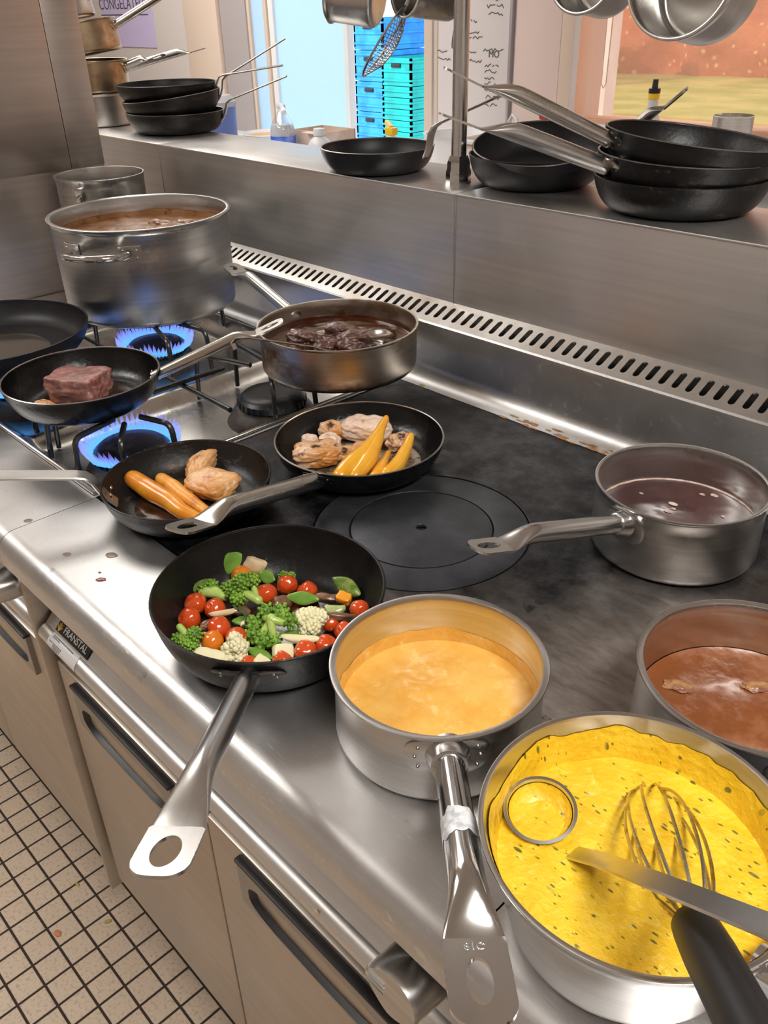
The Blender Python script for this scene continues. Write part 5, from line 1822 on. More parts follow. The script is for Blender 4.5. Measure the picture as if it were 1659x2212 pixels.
# pan C and stockpot
BG = None
zc = ZS + 0.040
morsel('beef_chunk', 'dark beef chunk at the left of the braising pan', 'beef', 'beef_dark', -1.0850, 0.8420, zc + 0.001, (0.031, 0.022, 0.014), 10, 51, 0.2, 0.3, 1.6)
morsel('beef_chunk', 'dark beef chunk at the back of the braising pan', 'beef', 'beef_dark', -1.0570, 0.9030, zc + 0.003, (0.030, 0.021, 0.016), 30, 54, 0.2, 0.3, 1.6)
morsel('beef_chunk', 'largest dark beef chunk in the middle right of the braising pan', 'beef', 'beef_dark', -1.0020, 0.8870, zc + 0.004, (0.035, 0.027, 0.018), 50, 57, 0.2, 0.3, 1.6)
morsel('beef_chunk', 'small dark beef chunk between the larger ones in the braising pan', 'beef', 'beef_dark', -1.0320, 0.8480, zc + 0.000, (0.022, 0.015, 0.012), 70, 60, 0.2, 0.3, 1.6)
for i, (x, y, s, lab) in enumerate(((0.055, 0.07, 0.030, 'brown meat lump breaking the broth at the centre of the stockpot'), (0.010, 0.105, 0.022, 'smaller brown meat lump near the back wall of the stockpot'), (-0.055, 0.075, 0.018, 'little brown meat lump at the left in the stockpot'))):
    morsel('meat_chunk', lab, 'meat', 'fatty', A.location.x - x, A.location.y + y, A.location.z + 0.141, (s, s * 0.6, 0.006), 20 * i, 70 + i, 0.1, 0.4, 1.8)
morsel('meat_scrap', 'fatty meat scrap floating at the left of the brown gravy', 'meat', 'fatty', -0.2440, 0.5930, K.location.z + 0.0335, (0.0125, 0.0075, 0.0025), 20, 81, 0.1, 0.4, 1.8)
morsel('meat_scrap', 'second fatty scrap floating further right in the brown gravy', 'meat', 'fatty', -0.1930, 0.6420, K.location.z + 0.0335, (0.0130, 0.0070, 0.0025), 40, 84, 0.1, 0.4, 1.8)

# ------------------------------------------------------------------ vegetables in the large pan
M['tomato'] = pm('roast_tomato_red', (0.58, 0.055, 0.008), 0.14, col2=(0.60, 0.085, 0.012), ns=50, lo=0.35, hi=0.7, bump=0.05, bs=90, sss=0.15, coat=0.7)
M['tomato_o'] = pm('roast_tomato_orange', (0.66, 0.15, 0.010), 0.14, col2=(0.72, 0.22, 0.015), ns=50, lo=0.35, hi=0.7, bump=0.05, bs=90, sss=0.15, coat=0.7)
def tomato_mesh(mat, seed, wr):
    bm = blob(new(), (1, 1, 0.93), (0, 0, 0), 4, 0.05 + wr * 0.06, 1.6, seed, wr * 0.035, 6.0)
    for v in bm.verts:
        r_ = math.hypot(v.co.x, v.co.y)
        if v.co.z > 0:
            v.co.z -= 0.16 * math.exp(-(r_ / 0.17) ** 2)
    return bm
TOM = [(-0.6924, 0.3610, 0.0122, 0, 1, 0.012, 'wrinkled red cherry tomato touching the left end of the pale broccoli stalk'),
       (-0.6740, 0.3410, 0.0128, 0, 0, 0.012, 'red cherry tomato at the far left, just above the leftmost broccoli'),
       (-0.6680, 0.3700, 0.0117, 0, 0, 0.013, 'red cherry tomato left of the big upright broccoli floret'),
       (-0.6996, 0.4276, 0.0119, 1, 0, 0.013, 'orange cherry tomato peeping out behind the upright broccoli floret'),
       (-0.6475, 0.4240, 0.0125, 0, 0, 0.015, 'large round red cherry tomato right of the upright broccoli floret'),
       (-0.6460, 0.4522, 0.0118, 0, 1, 0.014, 'red cherry tomato at the top middle below the small broccoli tuft'),
       (-0.6224, 0.4617, 0.0117, 0, 1, 0.012, 'orange-red cherry tomato at the upper right, above the green pea pod piece'),
       (-0.6366, 0.3538, 0.0125, 0, 0, 0.014, 'red cherry tomato with a leaf scrap below the onion slices'),
       (-0.6230, 0.3365, 0.0123, 1, 0, 0.013, 'orange cherry tomato between the leftmost broccoli and the tall cauliflower'),
       (-0.6095, 0.3570, 0.0123, 0, 0, 0.013, 'red cherry tomato half hidden behind the tall cauliflower floret'),
       (-0.5558, 0.4798, 0.0108, 0, 0, 0.013, 'red cherry tomato at the right wall near the carrot chunk'),
       (-0.5620, 0.4440, 0.0105, 0, 0, 0.011, 'red cherry tomato just right of the round cauliflower floret'),
       (-0.5410, 0.4440, 0.0105, 0, 1, 0.011, 'red cherry tomato under the rim of the orange sauce pan'),
       (-0.5359, 0.4162, 0.0112, 0, 1, 0.012, 'wrinkled red cherry tomato at the lower right by the rim'),
       (-0.5426, 0.3943, 0.0122, 0, 1, 0.013, 'large wrinkled red cherry tomato below the curved onion strip'),
       (-0.5498, 0.3703, 0.0108, 0, 1, 0.011, 'red cherry tomato at the front rim right of the pale wedge'),
       (-0.5700, 0.3440, 0.0098, 0, 0, 0.010, 'red cherry tomato lowest at the front rim below the tall cauliflower')]
protoT = {}
zh = H.location.z + 0.004
rng = random.Random(12)
for (x, y, r, mt, wr, dz, lab) in TOM:
    if (mt, wr) not in protoT:
        o = obj('cherry_tomato', tomato_mesh(None, 3 + mt * 5 + wr * 9, wr), M['tomato_o' if mt else 'tomato'], ang=180)
        protoT[(mt, wr)] = o
    else:
        o = protoT[(mt, wr)].copy()
        COL.objects.link(o)
    o.location = (x, y, zh + dz)
    o.scale = (r, r, r)
    o.rotation_euler = (rng.uniform(-0.9, 0.9), rng.uniform(-0.9, 0.9), rng.uniform(0, 6))
    tag(o, lab, 'tomato', 'cherry tomatoes in the vegetable pan')

M['broc'] = pm('broccoli_buds', (0.070, 0.180, 0.012), 0.5, col2=(0.27, 0.46, 0.05), ns=90, lo=0.35, hi=0.65, bump=0.6, bs=500, sss=0.05)
M['brocstem'] = pm('broccoli_stem', (0.36, 0.52, 0.10), 0.35, col2=(0.48, 0.62, 0.18), ns=60, sss=0.15, coat=0.3)
M['cauli'] = pm('cauliflower', (0.80, 0.76, 0.50), 0.5, col2=(0.74, 0.67, 0.38), ns=70, lo=0.4, hi=0.75, bump=0.35, bs=260, sss=0.2)
def floret(name, label, cat, loc, R, mat, matstem, heads, stem, seed, bud=0.13, nb=34, up=(0, 0, 1)):
    """heads: list of (x,y,z,radius) in units of R; stem: list of polylines (pts, radii) in units of R"""
    t = thing(name, label, cat, loc)
    rng = random.Random(seed)
    bm = new()
    for (pts, rad) in stem:
        sb = sweep_blob(new(), [tuple(c * R for c in p) for p in pts], [r_ * R for r_ in rad], 10, 3)
        me = bpy.data.meshes.new('t'); sb.to_mesh(me); sb.free(); bm.from_mesh(me); bpy.data.meshes.remove(me)
    obj('stem', bm, M[matstem], t, ang=60)
    bm = new()
    for (hx, hy, hz, hr) in heads:
        blob(bm, (hr * R * 0.86,) * 3, (hx * R, hy * R, hz * R), 2, 0.2, 2.0, seed)
        n = max(10, int(nb * (hr / 0.45) ** 2))
        for i in range(n):
            zz = 1 - 2 * (i + 0.5) / n
            a = 2.399963 * i + seed
            q = math.sqrt(1 - zz * zz)
            k = hr * R * rng.uniform(0.86, 1.02)
            b = bud * R * rng.uniform(0.75, 1.25)
            m = Matrix.Translation((hx * R + k * q * cos(a), hy * R + k * q * sin(a), hz * R + k * zz))
            bmesh.ops.create_icosphere(bm, subdivisions=1, radius=b, matrix=m)
    obj('head', bm, M[mat], t, ang=180)
    return t
zb = zh
floret('broccoli_floret', 'big upright broccoli floret with a dark green crown left of centre', 'broccoli', (-0.6610, 0.4030, zb + 0.021), 0.0205, 'broc', 'brocstem',
       [(-0.35, -0.25, 0.15, 0.55), (-0.1, 0.05, 0.60, 0.50), (0.15, 0.55, 0.62, 0.40), (-0.45, -0.15, -0.4, 0.45), (0.15, -0.45, -0.1, 0.40), (-0.5, 0.3, 0.35, 0.40)],
       [([(0.85, 0.35, -0.25), (0.35, 0.1, 0.0), (-0.1, -0.1, 0.1)], [0.26, 0.24, 0.2]), ([(0.6, 0.4, -0.1), (0.3, 0.5, 0.4)], [0.2, 0.16])], 3, 0.11, 46)
floret('broccoli_floret', 'broccoli piece showing its pale cut stalk near the green pea pod', 'broccoli', (-0.6890, 0.3850, zb + 0.017), 0.0165, 'broc', 'brocstem',
       [(-0.75, -0.45, 0.0, 0.38), (-0.45, 0.15, 0.35, 0.36), (0.55, 0.55, 0.40, 0.36)], [([(-0.7, -0.5, -0.1), (0.1, 0.0, 0.0), (0.75, 0.25, -0.1)], [0.36, 0.42, 0.34])], 5, 0.11, 30)
floret('broccoli_floret', 'leftmost broccoli floret with a light stalk by the pan rim', 'broccoli', (-0.6430, 0.3190, zb + 0.017), 0.0165, 'broc', 'brocstem',
       [(0.35, 0.35, 0.25, 0.50), (0.35, -0.35, 0.0, 0.45), (-0.5, -0.3, -0.15, 0.40), (0.6, 0.0, -0.2, 0.38)], [([(-0.7, 0.0, 0.45), (-0.3, 0.05, 0.2), (0.2, 0.0, 0.0)], [0.24, 0.24, 0.2]), ([(-0.3, 0.1, 0.2), (-0.4, -0.3, -0.1)], [0.2, 0.16])], 7, 0.11, 40)
floret('broccoli_floret', 'largest broccoli floret with branching light green stalks in the pan centre', 'broccoli', (-0.5915, 0.3880, zb + 0.022), 0.0270, 'broc', 'brocstem',
       [(-0.62, -0.30, -0.05, 0.34), (-0.55, 0.25, 0.28, 0.34), (0.0, 0.55, 0.36, 0.34), (0.45, 0.62, 0.18, 0.32), (0.15, -0.55, -0.30, 0.38), (-0.30, -0.60, -0.25, 0.36), (0.42, -0.20, -0.40, 0.30)],
       [([(0.05, 0.05, 0.36), (0.0, 0.0, 0.1), (-0.1, -0.35, -0.2)], [0.20, 0.20, 0.14]), ([(0.05, 0.05, 0.34), (-0.30, 0.05, 0.18), (-0.5, 0.1, 0.12)], [0.17, 0.15, 0.12]), ([(0.1, 0.05, 0.34), (0.35, 0.3, 0.2), (0.45, 0.5, 0.1)], [0.17, 0.15, 0.12]),
        ([(0.05, 0.0, 0.32), (0.25, -0.10, 0.0), (0.32, -0.15, -0.3)], [0.17, 0.16, 0.13])], 11, 0.085, 44)
floret('broccoli_floret', 'tiny broccoli tuft above the top middle tomato', 'broccoli', (-0.6560, 0.4600, zb + 0.014), 0.0105, 'broc', 'brocstem',
       [(-0.3, -0.2, 0.2, 0.55), (0.35, 0.3, 0.25, 0.5)], [([(-0.6, -0.5, -0.2), (0.0, 0.0, 0.0)], [0.3, 0.3])], 13, 0.13, 30)
floret('cauliflower_floret', 'round cream cauliflower floret right of the largest broccoli', 'cauliflower', (-0.5700, 0.4250, zb + 0.019), 0.0165, 'cauli', 'cauli',
       [(-0.35, -0.35, 0.25, 0.52), (0.35, 0.35, 0.30, 0.50), (0.0, 0.05, 0.42, 0.52), (-0.2, 0.5, 0.05, 0.45), (0.45, -0.25, 0.0, 0.45), (0.1, -0.55, -0.25, 0.42)], [([(0.1, 0.0, -0.7), (0.0, 0.0, 0.0)], [0.35, 0.4])], 17, 0.19, 40)
floret('cauliflower_floret', 'tall pale cauliflower floret standing at the front of the pan', 'cauliflower', (-0.5895, 0.3430, zb + 0.018), 0.0160, 'cauli', 'cauli',
       [(-0.25, 0.15, 0.65, 0.38), (0.20, 0.05, 0.35, 0.42), (-0.35, -0.25, 0.0, 0.42), (0.45, -0.1, -0.35, 0.38), (-0.15, -0.45, -0.45, 0.40), (0.1, 0.3, 0.1, 0.4)], [([(0.0, 0.0, -0.8), (0.0, 0.0, 0.2)], [0.4, 0.4])], 19, 0.21, 34)
M['cauli_cut'] = pm('cut_cauliflower', (0.76, 0.71, 0.45), 0.4, col2=(0.70, 0.60, 0.34), ns=30, bump=0.08, bs=160, sss=0.2)
def piece(name, label, cat, mat, x, y, z, radii, rot, seed, boxy=0.3, amp=0.2, tilt=(0, 0), bend=0.0, sub=4, amp2=0.03):
    return morsel(name, label, cat, mat, x, y, z, radii, rot, seed, boxy, amp, 1.5, None, None, amp2, bend, tilt, sub)
piece('cauliflower_slice', 'flat pale cauliflower slice at the front left rim', 'cauliflower', 'cauli_cut', -0.6020, 0.3190, zb + 0.014, (0.0195, 0.0105, 0.0045), 28, 91, 0.3, 0.2, (25, 0))
piece('cauliflower_slice', 'pale wedge right of the tall cauliflower, at the front', 'cauliflower', 'cauli_cut', -0.5560, 0.3760, zb + 0.014, (0.0105, 0.0085, 0.0070), 60, 92, 0.6, 0.15, (20, 15))
piece('cauliflower_slice', 'small pale chunk at the front rim between two tomatoes', 'cauliflower', 'cauli_cut', -0.5610, 0.3530, zb + 0.012, (0.0085, 0.0070, 0.0060), 20, 93, 0.6, 0.15, (10, 25))
M['pea'] = pm('green_pod', (0.13, 0.27, 0.035), 0.25, col2=(0.21, 0.38, 0.06), ns=40, bump=0.06, bs=160, sss=0.08, coat=0.5)
M['pea_dark'] = pm('dark_blistered_pod', (0.08, 0.15, 0.02), 0.25, col2=(0.25, 0.31, 0.07), ns=70, lo=0.4, hi=0.6, bump=0.25, bs=160, coat=0.5)
def pod(label, mat, x, y, z, L, W, rot, tilt, seed, cat='pea pod', name='pea_pod', T=0.0032):
    bm = blob(new(), (L, W, T), (0, 0, 0), 4, 0.08, 1.5, seed, 0.02, 6, None, 0, lambda p: Vector((p.x, p.y * (1 - 0.45 * abs(p.x) ** 2), p.z + 0.35 * p.x * p.x)))
    o = obj(name, bm, M[mat], ang=180)
    o.location = (x, y, z)
    o.rotation_euler = (radians(tilt[0]), radians(tilt[1]), radians(rot))
    return tag(o, label, cat)
pod('large translucent green pea pod standing against the back left wall', 'pea', -0.7150, 0.4230, zb + 0.024, 0.0200, 0.0115, 55, (60, -38), 1)
pod('bright green pea pod piece lying below the upper right tomato', 'pea', -0.6110, 0.4470, zb + 0.016, 0.0190, 0.0075, 36, (50, 0), 2)
pod('green pea pod piece behind the large round tomato', 'pea', -0.6720, 0.4440, zb + 0.016, 0.0115, 0.0080, 20, (55, 10), 3)
pod('dark green pod at the left behind the pale broccoli stalk', 'pea_dark', -0.7080, 0.3800, zb + 0.018, 0.0145, 0.0065, 70, (50, -20), 4)
pod('wrinkled blistered green pepper at the right wall of the pan', 'pea_dark', -0.5900, 0.4930, zb + 0.018, 0.0200, 0.0095, 10, (45, 12), 5, 'pepper', 'green_pepper', 0.0065)
M['zucc'] = pm('zucchini_flesh', (0.42, 0.47, 0.20), 0.35, col2=(0.20, 0.28, 0.08), ns=60, bump=0.1, coat=0.4)
piece('zucchini_slice', 'curved zucchini slice left of the carrot chunk', 'zucchini', 'zucc', -0.5720, 0.4590, zb + 0.015, (0.0120, 0.0060, 0.0050), 40, 95, 0.2, 0.1, (30, 0), 0.7)
for i, (x, y, l, w, rot, lab) in enumerate(((-0.6340, 0.3810, 0.011, 0.006, 60, 'light green slice just left of the largest broccoli'), (-0.5735, 0.4050, 0.017, 0.008, 40, 'green slice under the curved onion strip'),
                                         (-0.5770, 0.3620, 0.016, 0.006, 20, 'green slice between tall cauliflower and pale wedge'), (-0.6210, 0.4190, 0.013, 0.005, 50, 'thin green strip below the brown mushroom'),
                                         (-0.6020, 0.3560, 0.012, 0.006, -30, 'dark green scrap behind the tall cauliflower'), (-0.5590, 0.4150, 0.012, 0.007, 10, 'pale green slice right of the onion strip'),
                                         (-0.5740, 0.3500, 0.016, 0.004, 50, 'long thin green bean piece at the front rim'))):
    pod(lab, 'pea' if i != 4 else 'pea_dark', x, y, zb + 0.009, l, w, rot, (15, 5), 20 + i, 'green slice', 'green_slice')
M['mush'] = pm('fried_mushroom', (0.20, 0.105, 0.055), 0.3, col2=(0.08, 0.035, 0.018), ns=60, bump=0.25, bs=200, coat=0.5)
M['onion'] = pm('soft_onion', (0.66, 0.52, 0.32), 0.3, col2=(0.50, 0.33, 0.17), ns=50, coat=0.4, sss=0.15)
piece('mushroom_slice', 'brown mushroom slice at the back behind the orange tomato', 'mushroom', 'onion', -0.6990, 0.4460, zb + 0.019, (0.0165, 0.0095, 0.0045), 15, 101, 0.2, 0.2, (45, 0), 0.4)
piece('mushroom_slice', 'dark mushroom piece right of the large round tomato', 'mushroom', 'mush', -0.6260, 0.4290, zb + 0.012, (0.0115, 0.0080, 0.0060), 60, 102, 0.2, 0.25, (20, 20))
piece('mushroom_slice', 'dark mushroom strip below the upper right tomato', 'mushroom', 'mush', -0.5970, 0.4690, zb + 0.012, (0.0160, 0.0055, 0.0050), 40, 103, 0.2, 0.25, (10, 0), 0.3)
piece('mushroom_slice', 'long glossy mushroom strip beside the rim of the orange sauce pan', 'mushroom', 'mush', -0.5530, 0.4560, zb + 0.017, (0.0200, 0.0045, 0.0045), 60, 104, 0.2, 0.25, (0, 18), 0.4)
piece('mushroom_slice', 'small dark mushroom piece below the upright broccoli', 'mushroom', 'mush', -0.6480, 0.3900, zb + 0.009, (0.0110, 0.0075, 0.0045), 10, 105, 0.2, 0.25)
piece('mushroom_slice', 'dark mushroom piece left of the tomato with a leaf scrap', 'mushroom', 'mush', -0.6530, 0.3520, zb + 0.009, (0.0110, 0.0070, 0.0050), 80, 106, 0.2, 0.25)
piece('onion_slice', 'pale onion strip curving above the tomato with a leaf scrap', 'onion', 'onion', -0.6500, 0.3690, zb + 0.018, (0.0165, 0.0035, 0.0025), 45, 107, 0.2, 0.1, (30, -10), 0.5)
piece('onion_slice', 'pale onion slice just left of the largest broccoli', 'onion', 'cauli_cut', -0.6185, 0.3810, zb + 0.015, (0.0110, 0.0045, 0.0040), 70, 108, 0.3, 0.1, (30, 0))
piece('onion_slice', 'long curved pale onion strip below the round cauliflower', 'onion', 'cauli_cut', -0.5570, 0.3990, zb + 0.019, (0.0200, 0.0045, 0.0035), 38, 109, 0.2, 0.1, (25, 0), 0.55)
piece('carrot_chunk', 'little orange carrot chunk at the right by the blistered pepper', 'carrot', 'carrot', -0.5790, 0.4780, zb + 0.016, (0.0085, 0.0065, 0.0060), 30, 110, 0.6, 0.15, (20, 10))
M['herb'] = pm('herb_sprig', (0.030, 0.070, 0.018), 0.5)
for lab, P in (('dark herb sprig standing at the back wall of the vegetable pan', [(-0.7100, 0.4660, 0.012), (-0.7080, 0.4640, 0.020), (-0.7000, 0.4640, 0.018), (-0.6920, 0.4670, 0.012)]),
               ('dark herb stalks looped left of the largest broccoli', [(-0.6420, 0.3800, 0.022), (-0.6330, 0.3830, 0.020), (-0.6240, 0.3800, 0.021), (-0.6140, 0.3720, 0.018)])):
    bm = new()
    tube(bm, [(p[0], p[1], zh + p[2]) for p in P], 0.0012, 6)
    for k, p in enumerate(P):
        blob(bm, (0.0042, 0.0016, 0.0012), (p[0], p[1], zh + p[2] + 0.001), 2, 0.3, 2, k, rot=k * 1.3)
    solo('herb_sprig', bm, M['herb'], lab, 'herb')

# ------------------------------------------------------------------ splashes and scraps
M['red_drop'] = pm('dried_red_sauce', (0.20, 0.022, 0.018), 0.25, coat=0.5)
M['brown_drop'] = pm('dried_brown_sauce', (0.22, 0.15, 0.11), 0.35, coat=0.3)
M['scrap_o'] = pm('orange_scrap', (0.55, 0.20, 0.09), 0.6)
M['scrap_g'] = pm('green_scrap', (0.36, 0.33, 0.06), 0.6)
def drop(name, label, cat, mat, x, y, z, a, b, h, rot, seed):
    o = obj(name, blob(new(), (a, b, h), (0, 0, 0), 3, 0.25, 1.6, seed), M[mat], ang=180)
    o.location = (x, y, z)
    o.rotation_euler = (0, 0, rot)
    return tag(o, label, cat)
drop('sauce_splash', 'dark red splash on the worktop strip left of the vegetable pan', 'splash', 'red_drop', -0.8337, 0.3186, ZW + 0.0003, 0.0060, 0.0038, 0.0009, 0.9, 1)
drop('sauce_splash', 'tiny red splash just above the larger red one on the worktop', 'splash', 'red_drop', -0.8480, 0.3245, ZW + 0.0002, 0.0022, 0.0015, 0.0006, 0.3, 2)
drop('sauce_splash', 'dried brown splash on the worktop strip near the seam', 'splash', 'brown_drop', -0.9140, 0.3150, ZW + 0.0002, 0.0055, 0.0040, 0.0005, 0.6, 3)
drop('sauce_splash', 'wider faint brown splash in the shadow of the skillet', 'splash', 'brown_drop', -0.8720, 0.3530, ZW + 0.0002, 0.0080, 0.0055, 0.0004, 0.4, 4)
drop('sauce_splash', 'faint brown splash left of the seam under the flat skillet handle', 'splash', 'brown_drop', -1.0280, 0.3160, ZW + 0.0002, 0.0060, 0.0042, 0.0004, 0.7, 5)
drop('food_scrap', 'orange food scrap on the floor tiles', 'food scrap', 'scrap_o', -1.1350, 0.1990, 0.0012, 0.008, 0.006, 0.002, 0.4, 6)
drop('food_scrap', 'greenish food scrap on the floor near the range doors', 'food scrap', 'scrap_g', -1.0900, 0.2780, 0.0010, 0.007, 0.004, 0.0015, 1.1, 7)
drop('food_scrap', 'yellow-green food scrap on the floor at the left', 'food scrap', 'scrap_g', -1.2050, 0.2740, 0.0010, 0.006, 0.003, 0.0015, 0.2, 8)
M['grease'] = pm('baked_on_grease', (0.36, 0.17, 0.045), 0.25, col2=(0.20, 0.085, 0.02), ns=60, bump=0.4, bs=160, coat=0.5)
bm = new()
rng = random.Random(21)
for i in range(26):
    gx = -0.79 + 0.22 * rng.random() ** 0.8
    gy = 1.000 + rng.uniform(-0.004, 0.012)
    gz = ZW + 0.0005 + 0.030 - math.sqrt(max(0.030 ** 2 - max(0.0, gy - 0.998) ** 2, 0))
    blob(bm, (rng.uniform(0.004, 0.012), rng.uniform(0.0015, 0.003), 0.0008), (gx, gy, gz), 2, 0.3, 1.8, i)
tag(obj('baked_grease', bm, M['grease'], ang=180), 'amber baked-on grease along the back edge of the hot plate', 'grease', kind='stuff')
drop('food_scrap', 'tiny green herb scrap on the ledge foot behind the hot plate', 'food scrap', 'scrap_g', -0.9650, 1.0030, 0.9018, 0.0050, 0.0018, 0.0012, 0.5, 10)
M['fatdrop'] = pm('fat_drop', (0.62, 0.50, 0.36), 0.3, coat=0.4)
drop('grease_drop', 'dried beige grease drop on the polished nose below the worktop edge', 'splash', 'fatdrop', -0.4130, 0.2850, 0.7400, 0.0040, 0.0014, 0.0050, 0.0, 9)

# ------------------------------------------------------------------ ladles and whisk
def ladle(label, bowl_c, R, axis, pts, w, t, mat='handle', depth=0.75, wl=None, up=(0, 0, 1), sauce=None, hook=None):
    th = thing('ladle', label, 'ladle', bowl_c)
    prof = []
    for k in range(0, 11):
        a = (pi / 2) * k / 10
        prof.append((R * sin(a), -R * depth * cos(a)))
    prof += [(R + 0.0012, 0.0006), (R - 0.0012, 0.001)]
    for k in range(10, -1, -1):
        a = (pi / 2) * k / 10
        prof.append(((R - 0.0018) * sin(a), -(R * depth - 0.0018) * cos(a)))
    bm = lathe(new(), prof, 48)
    q = Vector(axis).normalized().to_track_quat('Z', 'Y').to_matrix().to_4x4()
    obj('bowl', bm, M[mat], th, M=q, ang=60)
    if sauce:
        bm = lathe(new(), [((R - 0.0024) * sin(pi / 2 * k / 10), -(R * depth - 0.0024) * cos(pi / 2 * k / 10)) for k in range(0, 10)], 40)
        obj('sauce_coating', bm, M[sauce], th, M=q, ang=60)
    bm = strap(new(), [tuple(Vector(p) - Vector(bowl_c)) for p in pts], w, t, up=up, wl=wl)
    obj('handle', bm, M[mat], th, ang=30)
    return th
# in the yellow sauce: the bowl lies half sunk, the flat handle climbs out over the right rim
ladle('steel ladle with its bowl sunk in the yellow sauce, flat handle over the right rim', (-0.2310, 0.3640, 0.9730), 0.0255, (0.08, -0.19, 1.0),
      [(-0.2220, 0.3590, 0.9500), (-0.2060, 0.3590, 0.9520), (-0.1962, 0.3566, 0.9640), (-0.1713, 0.3510, 0.9850), (-0.0994, 0.3033, 1.0720), (-0.0547, 0.2850, 1.1120), (0.055, 0.240, 1.205)], 0.0150, 0.0024, 'handle', 0.62, sauce='yellow', wl=[0.010, 0.013, 0.0150, 0.0155, 0.0155, 0.0160, 0.017])
# in the braising pan
ladle('small ladle resting in the braising pan, its hooked handle over the left rim', (-0.9860, 0.9170, 1.0020), 0.0330, (-0.50, 0.38, 0.55),
      [(-0.9720, 0.8990, 0.985), (-0.9400, 0.8420, 0.9990), (-0.9340, 0.8100, 1.0140), (-0.9700, 0.7700, 1.0330), (-1.0330, 0.7000, 1.0500), (-1.0460, 0.6850, 1.0500), (-1.0510, 0.6810, 1.0430), (-1.0490, 0.6830, 1.0330)], 0.0080, 0.0030, 'handle_used', 0.7)
# whisk
W0, W1 = Vector((-0.0936, 0.3110, 1.0440)), Vector((-0.0318, 0.2430, 1.0900))
wd = (W1 - W0).normalized()
wk = thing('whisk', 'wire whisk with a thick black handle standing in the yellow sauce', 'whisk', W0)
hl = (W1 - W0).length * 1.35
q = wd.to_track_quat('Z', 'Y').to_matrix().to_4x4()
prof = [(0, 0), (0.0105, 0.0), (0.0126, 0.003), (0.0132, 0.010), (0.0140, 0.03), (0.0140, hl * 0.7), (0.0128, hl * 0.9), (0.0120, hl), (0.0, hl + 0.004)]
obj('handle', lathe(new(), prof, 36), M['black'], wk, M=q)
tips = [(-0.1974, 0.4298, 0.964), (-0.1830, 0.4435, 0.976), (-0.1729, 0.4425, 0.979), (-0.1509, 0.4409, 0.974), (-0.1859, 0.3979, 0.960)]
tc = Vector((-0.1885, 0.4480, 0.9560)) - W0
ax = tc.normalized()
Lw = tc.length
s1 = ax.cross(Vector((0, 0, 1))).normalized()
s2 = s1.cross(ax).normalized()
M['wire'] = steel('whisk_wire', (0.55, 0.53, 0.46), 0.25, brush=(3, 3, 3), bump=0.0, stain=(0.45, 0.30, 0.03), slo=0.5, shi=0.62, ss=60)
for k in range(5):
    a = pi * k / 5 + 0.25
    d = s1 * cos(a) + s2 * sin(a) * 0.75
    pts = []
    for i in range(33):
        t = -1 + 2 * i / 32
        u = 1 - abs(t) ** 2.6
        wid = 0.031 * math.copysign(1, t) * (abs(t) ** 0.9) * (1 - abs(t)) ** 0.62 * 1.9
        pts.append(ax * (0.004 + (Lw - 0.004) * (1 - abs(t) ** 2.0)) + d * (wid + 0.006 * t))
    obj('wire', tube(new(), [tuple(p) for p in pts], 0.00125, 7), M['wire'], wk)
# small blobs of sauce and herb clinging to the wires are part of the sauce
M['herbbit'] = pm('chopped_herb', (0.055, 0.085, 0.022), 0.4, coat=0.4)

# ------------------------------------------------------------------ back counter, seen over the ledge
M['counter_white'] = pm('white_worktop', (0.78, 0.77, 0.76), 0.35)
bc = thing('back_counter', 'white counter under the window beyond the pan ledge', 'counter', (-2.6, 2.55, 0))
obj('counter_top', box(new(), -4.6, -0.2, 2.28, 2.985, 0.84, 0.88, 0.004), M['counter_white'], bc, world_co=True)
obj('cupboard', box(new(), -4.58, -0.22, 2.32, 2.985, 0.02, 0.84), M['grey_paint'], bc, world_co=True, smooth=False)
M['clear'] = glass('clear_plastic', (0.93, 0.95, 0.97), 0.16)
M['label_blue'] = pm('blue_label', (0.02, 0.10, 0.62), 0.35, col2=(0.25, 0.35, 0.8), ns=14)
M['amber'] = pm('amber_liquid', (0.72, 0.36, 0.10), 0.3)
M['yellow_plastic'] = pm('yellow_plastic', (0.85, 0.52, 0.02), 0.35)
M['red_plastic'] = pm('red_plastic', (0.55, 0.015, 0.03), 0.35)
M['card'] = pm('cardboard', (0.55, 0.40, 0.30), 0.8, col2=(0.70, 0.58, 0.50), ns=9)
M['grey_clear'] = pm('translucent_grey_plastic', (0.62, 0.62, 0.63), 0.3)
ZC_ = 0.8804
sb = thing('spray_bottle', 'clear spray bottle with a blue label on the counter beyond the ledge', 'bottle', (-3.26, 2.5, ZC_))
obj('body', lathe(new(), [(0, 0), (0.052, 0.0), (0.055, 0.01), (0.055, 0.12), (0.048, 0.145), (0.028, 0.180), (0.017, 0.196), (0.015, 0.205), (0, 0.205)], 32), M['clear'], sb)
obj('liquid', lathe(new(), [(0, 0.002), (0.050, 0.002), (0.0525, 0.012), (0.0525, 0.118), (0.046, 0.143), (0, 0.143)], 32), M['grey_clear'], sb)
obj('label', lathe(new(), [(0.0556, 0.035), (0.0556, 0.098)], 40), M['label_blue'], sb)
bm = new()
box(bm, -0.016, 0.016, -0.014, 0.014, 0.205, 0.222, 0.003)
tube(bm, [(0.0, 0, 0.217), (0.06, -0.04, 0.215), (0.10, -0.066, 0.211)], [0.012, 0.010, 0.008], 10)
obj('trigger_head', bm, M['grey_clear'], sb)
bm = new()
tube(bm, [(0.095, -0.063, 0.2115), (0.142, -0.094, 0.206)], [0.011, 0.010], 12)
obj('nozzle', bm, M['white_plastic'], sb)
bx2 = thing('carton', 'open cardboard carton just right of the spray bottle', 'carton', (-3.17, 2.66, ZC_))
bm = new()
